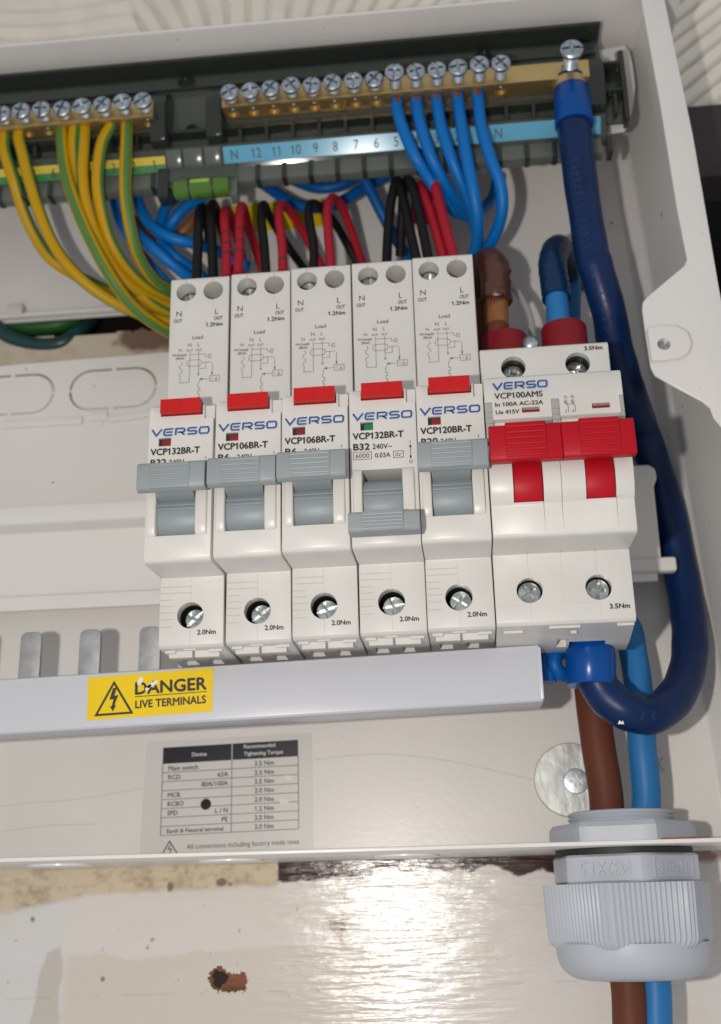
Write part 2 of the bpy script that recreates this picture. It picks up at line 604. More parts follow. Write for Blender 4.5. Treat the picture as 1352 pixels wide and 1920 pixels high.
def wall_col(X, Z):
    c = np.empty(X.shape + (3,))
    c[...] = (0.70, 0.665, 0.625)
    n1, n2, n3 = fbm(X / 22, Z / 9, 1), fbm(X / 5, Z / 4, 2), fbm(X / 1.6, Z / 1.3, 3)

    def put(mask, col, k=1.0):
        mk = np.clip(mask, 0, 1)[..., None] * k
        c[...] = c * (1 - mk) + np.array(col) * mk

    ed = lambda s, w: s / w + 0.5          # a soft edge of width w
    put(ed(np.minimum(-97.5 - Z + 7 * (n1 - 0.5) + 3 * (n2 - 0.5) + 0.035 * X, 0.35 * (52 - X) + 8 * (n1 - .5)), 1.2), (0.63, 0.575, 0.51), 0.85)      # an older coat below
    put(ed(-44.5 - X + 4 * (n1 - .5), 3), (0.66, 0.67, 0.68), 0.8)
    put(ed(np.minimum(np.minimum(X + 55.5 + 6 * (n1 - .5) - 0.2 * (Z + 116), -46.2 - X + 2 * (n2 - .5)), -96.0 - Z - 0.4 * (-48 - X)), 0.5), (0.53, 0.49, 0.43), 0.85)
    put(ed((n1 - 0.62) * 20, 3), (0.68, 0.62, 0.55), 0.4)
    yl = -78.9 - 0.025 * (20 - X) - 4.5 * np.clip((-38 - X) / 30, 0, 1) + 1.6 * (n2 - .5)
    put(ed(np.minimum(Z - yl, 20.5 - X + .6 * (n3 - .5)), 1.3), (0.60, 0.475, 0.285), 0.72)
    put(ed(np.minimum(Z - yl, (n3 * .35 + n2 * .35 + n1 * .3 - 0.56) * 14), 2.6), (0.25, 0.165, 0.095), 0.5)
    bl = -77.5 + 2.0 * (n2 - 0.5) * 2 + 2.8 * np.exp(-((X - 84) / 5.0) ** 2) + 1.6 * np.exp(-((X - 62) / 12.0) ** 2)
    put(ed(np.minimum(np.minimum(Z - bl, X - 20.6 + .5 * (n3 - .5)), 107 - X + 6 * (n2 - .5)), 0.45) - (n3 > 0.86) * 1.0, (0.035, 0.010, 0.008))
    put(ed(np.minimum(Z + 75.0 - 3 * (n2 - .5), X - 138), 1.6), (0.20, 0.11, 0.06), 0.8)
    put(ed((n3 - 0.835) * 12 - 1.3 * (n1 < 0.5), 0.6), (0.20, 0.16, 0.12), 0.75)                            # specks
    for (x, z, r) in ((38.5, -91.5, 2.6), (40.2, -94.0, 1.5)):
        put(ed(r - np.hypot(X - x, Z - z) + 2.4 * (n3 - .5), 0.8), (0.24, 0.16, 0.10), 0.75)
    for (x, z, r) in ((-18, -94.0, .55), (-19.5, -96.2, .4), (9, -92, .35), (-33, -104.6, .65), (-13, -79, 1.2), (6, -78.6, .5), (-56, -87.5, .7), (3, -77.9, 1.3)):
        put(ed(r - np.hypot(X - x, Z - z) + 1.2 * (n3 - .5), 0.45), (0.16, 0.12, 0.09), 0.85)
    put(ed(0.22 - np.abs(Z + 109.3 - 0.012 * X + .8 * (n1 - .5)), .3) * (n2 > 0.5), (0.35, 0.30, 0.25), 0.3)   # scratches
    put(ed(0.16 - np.abs(X - 41.5 - 0.12 * (Z + 80)), .3) * (Z > -89) * (Z < -77), (0.3, 0.22, 0.17), 0.8)
    # what shows through the cable opening: filler over old brown paint
    up = Z > 60
    put(up * 1.0, (0.55, 0.48, 0.37))
    put(up * ed((n2 * .6 + n1 * .4 - 0.60) * 14, 5), (0.33, 0.24, 0.17), 0.6)
    put(up * ed(np.minimum(X + 38 + 10 * (n2 - .5), Z - 108 + 12 * (n1 - .5) + 4 * (n2 - .5)), 3.5), (0.13, 0.065, 0.045), 0.85)
    return c


def wall_h(X, Z):
    return HW + 0.22 * (fbm(X / 26, Z / 6, 11) - 0.5) + 0.10 * (fbm(X / 7, Z / 1.7, 12) - 0.5) + .03 * (fbm(X / 1.8, Z / 1.5, 13) - .5)


wall = sheet('wall', wx, wz, wall_h, wall_col, 'wall_paint',
             skip=lambda x, z: hole_shape(x, z) | ((x > 153) & (z > 20)) | ((z > 113.5 + 2 * fbm(x / 6, z / 6, 9)) & (z < 124) & (x < -8) & (x > -140)))
m = MB()
m.box(-3, 15, -112, -100, HW - 2.6, HW - 1.7)
m.build('bare_wood', 'bare_wood', wall, smooth=0)
m = MB()
m.lathe([(2.3, .35), (1.6, .1), (1.5, -6)], (2.7, -105.4, HW - 1.65), n=26, rfun=lambda a, t: 1 + .16 * math.sin(3 * a + 1) + .10 * math.sin(7 * a))
m.build('drilled_hole', 'hole_dark', wall)
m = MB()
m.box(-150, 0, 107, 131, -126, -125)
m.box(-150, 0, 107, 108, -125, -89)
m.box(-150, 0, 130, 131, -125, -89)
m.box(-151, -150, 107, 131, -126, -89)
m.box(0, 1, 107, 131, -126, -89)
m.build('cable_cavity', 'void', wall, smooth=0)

# combed plaster above
ax = fine(-240, -112, 6) + fine(-112, 215, 0.7) + fine(215, 420, 8)
az = fine(188.5, 292, 0.6) + fine(292, 440, 10)


def artex_h(X, Z):
    w = 3.0 * (fbm(X / 40, Z / 40, 21) - .5)
    saw = lambda t: (lambda q: q * q * (3 - 2 * q))(np.clip(np.abs(np.sin(PI * t)) / 0.62, 0, 1)) * (0.72 + 0.28 * np.mod(t, 1))
    pa = (Z + w + 1.8 * np.sin(X / 13 + 1) + 0.02 * X) / 7.6
    ang = X + 0.33 * (Z - 250) + 9 * np.sin((X - 10) / 60)
    pb = (X + (0.45 - 0.011 * (X + 30)) * (Z - 250) + w) / 8.2
    pc = (0.77 * Z - 0.64 * X + w) / 6.1
    bx = X + 0.33 * (Z - 262)
    h = np.where(bx < -40, saw(pa), np.where(X > 150, saw(pc), saw(-pb)))
    return HW - 4.2 + 5.0 * h + 0.35 * (fbm(X / 3, Z / 3, 22) - .5)


def artex_c(X, Z):
    c = np.empty(X.shape + (3,))
    c[...] = (0.80, 0.76, 0.68)
    n = fbm(X / 8, Z / 8, 23)
    c *= (0.93 + 0.14 * n)[..., None]
    return c


sheet('plaster_wall', ax, az, artex_h, artex_c, 'artex')
m = MB()
m.box(150, 420, 158.8, 189.5, -100, -83.0)
tag(m.build('dark_board', 'dark_board', None, smooth=0, bevel=.6), 'dark brown board on the wall behind the box corner', 'board')
m = MB()
m.box(150, 420, 18, 160, -170, -169)
m.box(420, 421, 18, 160, -170, -87)
m.box(150, 420, 158.9, 160.2, -170, -100.2)
m.box(150, 420, 17, 18, -170, -87.2)
tag(m.build('recess', 'void', None, smooth=0), kind='structure')

# ------------------------------------------------------------------ the enclosure
ZB, ZT = -71.5, 197.4
enc = thing('enclosure', (40, ZB, HB), 'open white painted metal box fixed to the wall, holding all the breakers', 'consumer unit')


def racetrack(cx, cz, hl, r, off, a0, a1, n=10):
    """points of an outline with straight sides hl from the middle, round ends of radius r + off, for the pieces a0..a1 (0..4)"""
    rr = r + off
    out = []
    def P(t):
        t = t % 4
        if t < 1: return (cx - hl + 2 * hl * t, cz + rr)
        if t < 2:
            a = PI / 2 - PI * (t - 1)
            return (cx + hl + rr * math.cos(a), cz + rr * math.sin(a))
        if t < 3: return (cx + hl - 2 * hl * (t - 2), cz - rr)
        a = -PI / 2 - PI * (t - 3)
        return (cx - hl + rr * math.cos(a), cz + rr * math.sin(a))
    return [P(a0 + (a1 - a0) * i / n) for i in range(n + 1)]


m = MB()
m.prism([(-170, ZB - .6), (159.2, ZB - .6), (146.5, ZT - .6), (-170, ZT - .6)], HB - 1.2, HB)
cut = MB()
cut.prism([(-150, 101.4), (-62, 103.2), (-16, 103.9), (-6, 104.2), (-6, 120.6), (-150, 120.6)], HB - 5, HB + 5)
for kx in (-38.7, -76.2):
    for a0 in (0.55, 1.52, 2.55, 3.52):
        o_, i_ = racetrack(kx, 90.9, 8.0, 7.7, 0.35, a0, a0 + .94, 14), racetrack(kx, 90.9, 8.0, 7.7, -0.5, a0, a0 + .94, 14)
        cut.prism(o_ + i_[::-1], HB - 1.1, HB + 1)
hl = at(386, 1508, HB)
cut.lathe([(1.75, -4), (1.75, 4)], (hl[0], hl[1], HB), n=18)
m.build('back_panel', 'enamel_panel', enc, cuts=[cut], smooth=30)
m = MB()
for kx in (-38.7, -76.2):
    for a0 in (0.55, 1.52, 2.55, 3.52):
        m.ribbon(racetrack(kx, 90.9, 8.0, 7.7, .12, a0, a0 + .94, 14), .5, HB - 1.02)  # brown strokes that paint the grooves' shade as colour
m.build('seam_grime', 'grime', enc, smooth=0)  # groove shade painted in brown, no real dirt
for ps in ([(0, 1512), (60, 1505), (130, 1500), (200, 1490), (270, 1478)], [(590, 1424), (680, 1415), (760, 1416), (860, 1430), (1000, 1462)], [(0, 1560), (90, 1548), (180, 1545)]):
    m = MB()
    m.ribbon([q[:2] for q in smoothpath(px([(u, v, HB + .04) for u, v in ps]), 6)], .28, HB + .04)
    m.build('pencil_line', 'pencil', enc, smooth=0)
m = MB()
m.lathe([(1.9, 0), (1.9, -.3)], (hl[0] - .5, hl[1] + .4, HB - 1.25), n=18)  # dark disc behind the panel hole, its colour standing in for shade inside
m.build('drilled_hole', 'hole_dark', enc)  # added dark disc, stands in for the shade inside the hole
m = MB()
m.box(-150, -37.8, 120.9, 122.0, HB, HB + 3.5)
m.box(-150, -37.8, 122.0, 124.3, HB, HB + 1.0)
m.build('folded_edge', 'enamel', enc, bevel=.3)
m = MB()
m.box(-79, -73, 121.2, 126, HB, HB + 4.2)
m.build('clip', 'beige_plastic', enc, bevel=.5)
m = MB()
m.box(-78, -49, 77.6, 80.4, HB, HB + 1.2)
m.box(-46, -40, 78.4, 82.2, HB, HB + 1.0)
m.prism([(-40, 80), (-28, 80.8), (-18, 84), (-14, 88), (-13, 88), (-13, 84), (-20, 79.6), (-30, 78.2), (-40, 77.6)], HB, HB + 1.1)
m.build('pressed_ledge', 'enamel_panel', enc, bevel=.35)
m = MB()
m.box(-170, 164, ZT - 1.2, ZT, HB, HF)
m.build('top_wall', 'enamel', enc, bevel=.35)
m = MB()
m.box(-170, 168, ZB - 1.1, ZB, HB, HF)
cut = MB()
cut.lathe([(14.9, -6), (14.9, 6)], (122, ZB, -58), 'z', 40)
m.build('bottom_plate', 'enamel', enc, bevel=.3, cuts=[cut])
for kx, kh in ((-38, -58), (12, -58), (62, -58)):
    m = MB()
    m.lathe([(9.5, 0), (9.5, -.5), (9.1, -.7)], (kx, ZB - 1.1, kh), 'z', 36)
    m.build('knockout', 'enamel', enc)
# right-hand side wall, drafted, with a rounded corner to the back
m = MB()
prof = [(0, 0), (.8, .25), (1.5, .9), (4.6, 4.2), (5.4, 5.2), (5.9, 6.6), (11.2, 54.5), (12.4, 54.5), (7.0, 6), (6, 4), (3.0, -.4), (0, -1.2)]
zs_ = (ZB, ZT - 1.3)
vs = []
for z in zs_:
    xb = 152.3 - 0.0475 * z
    vs += [(xb + a, z, HB + b) for a, b in prof]
n = len(prof)
m.add(vs, [tuple(range(n)), tuple(range(n, 2 * n))] + [(i, (i + 1) % n, n + (i + 1) % n, n + i) for i in range(n)])
m.build('side_wall', 'enamel', enc)
fin = [(1201, 0), (1219, 100), (1237, 200), (1268, 393), (1284, 475), (1287, 490), (1281, 502), (1240, 536), (1212, 560), (1204, 570), (1203, 584), (1208, 620), (1216, 672), (1219, 692), (1227, 707), (1262, 727), (1316, 756), (1330, 768), (1337, 787)]
inner = [at(u, v, HF)[:2] for u, v in fin]
outer = [at(u, v, HF)[:2] for u, v in ((1245, 0), (1272, 130), (1299, 259), (1345, 530), (1356, 590))]
poly = [(inner[0][0] - .15, ZT - 1.3)] + inner + [(157.6, 38), (160.5, ZB)] + [(171, ZB), (166.5, 60)] + outer[::-1] + [(outer[0][0] - .1, ZT - 1.3)]
m = MB()
m.prism(poly, HF, HF + 1.1)
m.build('side_flange', 'enamel', enc, bevel=.45, seg=3)
# the pressed lug with its screw hole
lug = [(1211, 616), (1240, 610), (1270, 612), (1290, 624), (1298, 645), (1292, 664), (1275, 674), (1245, 678), (1220, 680)]
m = MB()
m.prism([at(u, v, HF + 1.6)[:2] for u, v in lug], HF + 1.0, HF + 2.9)
sh_ = at(1245, 645, HF + 2.9)
cut = MB()
cut.lathe([(1.9, -3), (1.9, 3)], sh_, n=20)
m.build('lug', 'enamel', enc, bevel=1.3, seg=5, cuts=[cut])
m = MB()
m.lathe([(1.95, 0), (1.95, .15), (1.2, -.2)], (sh_[0], sh_[1], HF + 1.15), n=20)
m.build('screw_hole', 'zinc_dark', enc)
# pressed oval on the side wall
m = MB()
pts = []
for u, v in ((1238, 312), (1250, 330), (1260, 370), (1264, 420), (1262, 460), (1254, 505), (1244, 540)):
    for hh in np.linspace(-80, -30, 201):          # where the ray meets the drafted wall
        x, z, h = at(u, v, hh)
        if x >= 152.3 - 0.0475 * z + 5.9 + 5.3 * (h - HB - 6.6) / 47.9:
            break
    pts.append((x - .1, z, h))
pts = smoothpath(pts, 5)
m.tube(pts, [.9 * math.sin(PI * (i + .6) / (len(pts) + .2)) + .1 for i in range(len(pts))], 10)
m.build('pressed_rib', 'enamel', enc, smooth=60)
# tab that carries the terminal holder
tab = [(1110, 96), (1172, 84), (1181, 96), (1187, 125), (1191, 160), (1188, 195), (1178, 236), (1170, 246), (1110, 252)]
m = MB()
m.prism([at(u, v, -52)[:2] for u, v in tab], -53, -52)
t0 = at(1150, 170, -52)
m.box(t0[0] - 8, t0[0] - 7, t0[1] - 12, t0[1] + 8, HB, -53)
m.build('bracket', 'enamel', enc, bevel=.4)
m = MB()
for u, v, a, b in ((1272, 1563, 4.0, .35), (1315, 1562, 2.0, .3)):
    q = at(u, v, HF + .02)
    m.box(q[0] - a, q[0] + a, ZB - .1, ZB + b, HF - 3, HF - .4)
m.build('rust_spot', 'rust', enc, smooth=0)
m = MB()
q = at(1083, 505, -80)
m.box(q[0] - 3, q[0] + 3, q[1] - 6, q[1] + 6, HB, HB + 4)
m.build('rubber_plug', 'smoked_dark', enc, bevel=.8)

# ------------------------------------------------------------------ torque table sticker (on the back panel)
H1 = HB + .10
tk = thing('torque_sticker', at(425, 1490, HB), 'torque table sticker with black header on the back of the box', 'sticker')
m = MB()
m.prism([at(u, v, H1)[:2] for u, v in ((275, 1392), (585, 1373), (588, 1601), (261, 1613))], HB + .02, H1)
hcut = MB()
hcut.lathe([(1.75, -4), (1.75, 4)], (hl[0], hl[1], HB), n=18)
m.build('backing', 'sticker_clear', tk, cuts=[hcut], smooth=0)


def tbl(X_, y):   # table coordinates: 0..1 across, 0..1 down, in the photo
    tl, tr, bl, br = (306, 1402), (559, 1387), (301, 1567), (560, 1554)
    u = (tl[0] * (1 - X_) + tr[0] * X_) * (1 - y) + (bl[0] * (1 - X_) + br[0] * X_) * y
    v = (tl[1] * (1 - X_) + tr[1] * X_) * (1 - y) + (bl[1] * (1 - X_) + br[1] * X_) * y
    return u, v


H2 = H1 + .05
rows = [0.185, 0.285, 0.388, 0.490, 0.592, 0.694, 0.797, 0.898, 1.0]
m = MB()
m.prism([at(*tbl(a, b), H2)[:2] for a, b in ((0, 0), (.508, 0), (.508, .185), (0, .185))], H1 + .01, H2)
m.prism([at(*tbl(a, b), H2)[:2] for a, b in ((.514, 0), (1, 0), (1, .185), (.514, .185))], H1 + .01, H2)
m.build('table_header', 'header_black', tk, smooth=0)
m = MB()
for r in rows[1:]:
    m.ribbon([at(*tbl(0, r), H2)[:2], at(*tbl(1, r), H2)[:2]], .17, H2)
for a in (0.0, .511, 1.0):
    m.ribbon([at(*tbl(a, .186), H2 + .02)[:2], at(*tbl(a, 1), H2 + .02)[:2]], .2, H2 + .02)
m.build('table_line', 'ink_black', tk, smooth=0)
m = MB()


def cell(s, a, b, y, align='L', cap=8.6, mm=0, bold=.010):
    (u, v) = tbl(a, y)
    A, B = at(u, v, H2 + .03), at(*tbl(a + .1, y), H2 + .03)
    t = at(u, v - cap, H2)
    text(m, s, A[0], A[1], H2 + .03, math.hypot(t[0] - A[0], t[1] - A[1]), None, align, math.atan2(B[1] - A[1], B[0] - A[0]), bold, mm)


for s, y in (('Main switch', .265), ('RCD', .365), ('MCB', .568), ('RCBO', .670), ('SPD', .772), ('Earth & Neutral terminal', .976)):
    cell(s, .045, 0, y, cap=7.6 if len(s) > 12 else 8.3)
for s, y in (('63A', .365), ('80A/100A', .467), ('L / N', .772), ('PE', .876)):
    cell(s, .485, 0, y, 'R')
for s, y in (('3.5 Nm', .265), ('2.5 Nm', .367), ('2.5 Nm', .468), ('2.0 Nm', .570), ('2.0 Nm', .672), ('1.2 Nm', .774), ('2.0 Nm', .876), ('2.0 Nm', .978)):
    cell(s, .75, 0, y, 'C')
cell('Device', .27, 0, .118, 'C', 7.0, 1)
cell('Recommended', .60, 0, .062, 'L', 6.8, 1)
cell('Tightening Torque', .60, 0, .143, 'L', 6.8, 1)
textpx(m, 'All connections including factory made ones', 350, 1592, 561, 1582, H2 + .03, 9.0, 0, .004)
m.build('lettering', ['ink_black', 'ink_white'], tk, smooth=0)
m = MB()
tri = [at(u, v, H2)[:2] for u, v in ((318, 1577), (303, 1604), (334, 1603))]
m.ribbon(tri, .35, H2, True)
m.ribbon([at(u, v, H2 + .02)[:2] for u, v in ((320, 1584), (315, 1592), (322, 1592), (317, 1601))], .3, H2 + .02)
m.build('hazard_print', 'ink_black', tk, smooth=0)
m = MB()
for (u, v), pts in (((542, 1458), 5), ((533, 1503), 6)):
    q = at(u, v, H2)
    m.prism([(q[0] + (1.3 + .6 * random.random()) * math.cos(k * 1.05), q[1] + (.8 + .5 * random.random()) * math.sin(k * 1.05)) for k in range(6)], H1 + .01, H2 + .12)
m.build('scuff', 'scratch_white', tk, smooth=0)

# ------------------------------------------------------------------ DIN rail
m = MB()
rl = thing('din_rail', (40, 24.3, -76), 'white rail running across the box behind the breakers', 'mounting rail')
pr = [(-70, 41.7), (-69, 42.0), (-69, 36.2), (-70.2, 35.6), (-76.4, 35.2), (-76.4, 12.2), (-70.2, 11.8), (-69, 11.2), (-69, 6.5), (-70, 6.3), (-70.2, 10.6), (-77.4, 11.0), (-77.4, 36.4), (-70.2, 36.8)]
m = MB()
m.xprism([(h, z) for h, z in pr], -170, 141.5)
m.build('rail_body', 'rail_white', rl, bevel=.35, smooth=30)
m = MB()
m.prism([(128, 12), (143.2, 12), (143.4, 37), (144.6, 40), (144.4, 43.2), (142.4, 44.6), (128, 44.6)], -71.6, -68.6)
m.box(126.5, 147.4, 9.0, 13.6, -71.6, -67.4)
m.build('end_clip', 'rail_white', rl, bevel=.9, seg=4, smooth=40)
m = MB()
m.box(-64, -56, 18, 30, HB, -77.2)
m.build('standoff', 'rail_white', rl, bevel=.4)

# ------------------------------------------------------------------ washer and screw fixing the box
wc = at(1076, 1462, HB + 1)
m = MB()
m.lathe([(10.9, 0), (11.1, .3), (11.1, 1.1), (10.9, 1.3), (3.4, 1.35)], (wc[0] - .9, wc[1], HB + .02), n=56)
tag(m.build('washer', 'washer_zinc', None, org=(wc[0], wc[1], HB)), 'large round zinc washer lying on the back panel behind the brown cable', 'washer')
m = MB()
m.lathe([(3.8, 0), (3.8, .25), (3.6, .45), (2.2, .6), (0.01, .65)], (wc[0] + .6, wc[1] - .5, HB + 1.4), n=28)
c_ = MB()
c_.box(wc[0] + .6 - 1.9, wc[0] + .6 + 1.9, wc[1] - .95, wc[1] - .05, HB + .9, HB + 5)
c2 = MB()
c2.box(wc[0] + .15, wc[0] + 1.05, wc[1] - 2.4, wc[1] + 1.4, HB + .9, HB + 5)
tag(m.build('screw', 'zinc', None, org=(wc[0], wc[1], HB + 1.4), cuts=[c_, c2], smooth=30), 'cross head screw through the big round washer', 'screw')

# a spider and its fluff
sp = at(1226, 1433, HB + 1)
m = MB()
m.lathe([(.05, -1.2), (.7, -.7), (.95, 0), (.6, .7), (.35, 1.0), (.4, 1.4), (.05, 1.9)], (sp[0], sp[1], HB + 1.2), 'x', 12)
for sd in (-1, 1):
    for k in range(4):
        a = -0.9 + .6 * k
        m.tube([(sp[0] + .8, sp[1], HB + 1.2), (sp[0] + .8 + 1.6 * math.sin(a), sp[1] + sd * 1.3, HB + 2.0), (sp[0] + .8 + 3.0 * math.sin(a), sp[1] + sd * 2.0, HB + .1)], .08, 5)
tag(m.build('spider', 'spider_brown', None, org=(sp[0], sp[1], HB)), 'tiny brown spider beside the light blue cable near the cable gland', 'spider')
# ------------------------------------------------------------------ the breakers
VER = {  # strokes on a 10 x 7 cell
    'V': [[(0, 7), (4.6, 0.3), (9.6, 7)]],
    'E': [[(9.3, 6.7), (1.6, 6.7), (.5, 5.4), (.5, 1.6), (1.6, .35), (9.0, .35)], [(2.2, 3.5), (8.6, 3.5)]],
    'R': [[(.4, 0), (.4, 6.7), (7.6, 6.7), (9.0, 5.6), (9.0, 4.0), (7.6, 2.9), (2.0, 2.9)], [(5.4, 2.9), (9.2, 0)]],
    'S': [[(9.4, 6.7), (1.8, 6.7), (.6, 5.7), (.6, 4.5), (1.8, 3.5), (8.0, 3.5), (9.2, 2.6), (9.2, 1.3), (8.0, .35), (.4, .35)]],
    'O': [[(1.6, .35), (.5, 1.6), (.5, 5.4), (1.6, 6.7), (8.4, 6.7), (9.5, 5.4), (9.5, 1.6), (8.4, .35)]],
}


def logo(m, x0, z0, w, h, hh):
    adv = w / 5
    for i, ch in enumerate('VERSO'):
        kx, kz = adv * .86 / 10, h / 7
        for st in VER[ch]:
            m.ribbon([(x0 + adv * i + a * kx + b * kz * .05, z0 + b * kz) for a, b in st], .47, hh, ch == 'O')


def poly_print(m, pts, w, h, closed=False):
    m.ribbon(pts, w, h, closed)


def diagram(m, h, extra):
    """the wiring diagram printed on the shoulder"""
    T = lambda s, x, z, c, b=.004: text(m, s, x, z, h, c, None, 'C', 0, b)
    T('Load', 8.7, 73.0, 1.15, .01)
    T('N', 6.4, 70.6, 1.15, .006); T('L', 9.1, 70.6, 1.15, .006)
    T('OUT', 6.4, 69.1, .62, .01); T('OUT', 9.1, 69.1, .62, .01)
    T('N', 3.6, 69.2, 1.0, .006)
    T('IN-Supply', 3.5, 67.8, .72, .012); T('(Blue)', 3.6, 66.7, .72, .012)
    R = lambda p, c=False: m.ribbon(p, .13, h, c)
    ov = [(7.8 + 1.2 + 1.0 * math.sin(a), 65.3 + 1.0 * math.cos(a)) for a in np.linspace(0, PI, 9)] + [(7.8 - 1.2 - 1.0 * math.sin(a), 65.3 - 1.0 * math.cos(a)) for a in np.linspace(0, PI, 9)]
    R(ov, True)
    R([(3.9, 66.0)] + [(3.9 + .45 * math.sin(t * 2 * PI * 2.1), 66.0 - 5.2 * t) for t in np.linspace(.1, .95, 22)] + [(3.7, 59.2), (6.5, 59.2), (6.5, 68.8)])
    R([(9.15, 68.8), (9.15, 61.6)])
    R([(6.58, 68.0), (9.08, 68.0)]); R([(9.22, 68.0), (11.0, 68.0), (11.0, 67.2), (12.0, 67.2)])
    R([(12.0, 67.9), (12.0, 66.5)]); R([(12.7, 67.9), (12.7, 66.4)]); R([(12.07, 67.7), (12.64, 67.7)]); R([(12.07, 66.7), (12.64, 66.7)])
    R([(10.05, 65.3), (11.2, 65.3), (13.0, 65.3)]); R([(11.2, 65.23), (11.2, 63.4), (9.22, 63.4)])
    R([(13.2, 65.0), (13.2, 61.4)])
    m.add([(12.9, 62.0, h + .01), (13.5, 62.0, h + .01), (13.2, 60.9, h + .01)], [(0, 1, 2)])
    R([(12.55, 60.9), (15.35, 60.9), (15.35, 59.1), (12.55, 59.1)], True)
    R([(13.3, 60.5), (13.3, 59.5)]); R([(14.0, 59.5), (14.4, 60.4), (14.8, 59.5)], True)
    R([(12.4, 60.0), (9.9, 60.0)])
    m.add([(10.5, 60.35, h + .01), (10.5, 59.65, h + .01), (9.5, 60.0, h + .01)], [(0, 1, 2)])
    R([(8.85, 61.9), (9.45, 61.3)]); R([(8.85, 61.3), (9.45, 61.9)])
    R([(9.9, 60.4), (9.15, 58.4), (9.15, 57.2), (9.7, 57.2), (9.7, 56.3), (9.15, 56.3), (9.15, 55.3), (9.6, 55.3), (9.6, 54.5), (9.15, 54.5), (9.15, 53.2 if not extra else 52.6)])
    if extra:
        T('L', 9.4, 50.9, 1.1, .006)
        T('IN-Supply', 9.2, 48.9, 1.05, .008)


WD = 17.8
SH = -17.2
PROF = [(-73, -14), (-45, -17.6), (-44, -18.7), (-18.2, -18.7), (-17.1, -17.9), (-17.1, .75), (-1.7, 0.05), (-.6, .5), (0, 1.7), (-.05, 30), (-.35, 43.6), (-.9, 44.5), (SH, 44.6), (SH, 93.0), (-17.8, 93.7), (-61, 93.7), (-62, 60), (-70, 47), (-70, 42), (-73, 42)]


def screw_head(r, hgt, name, cross=True):
    pass


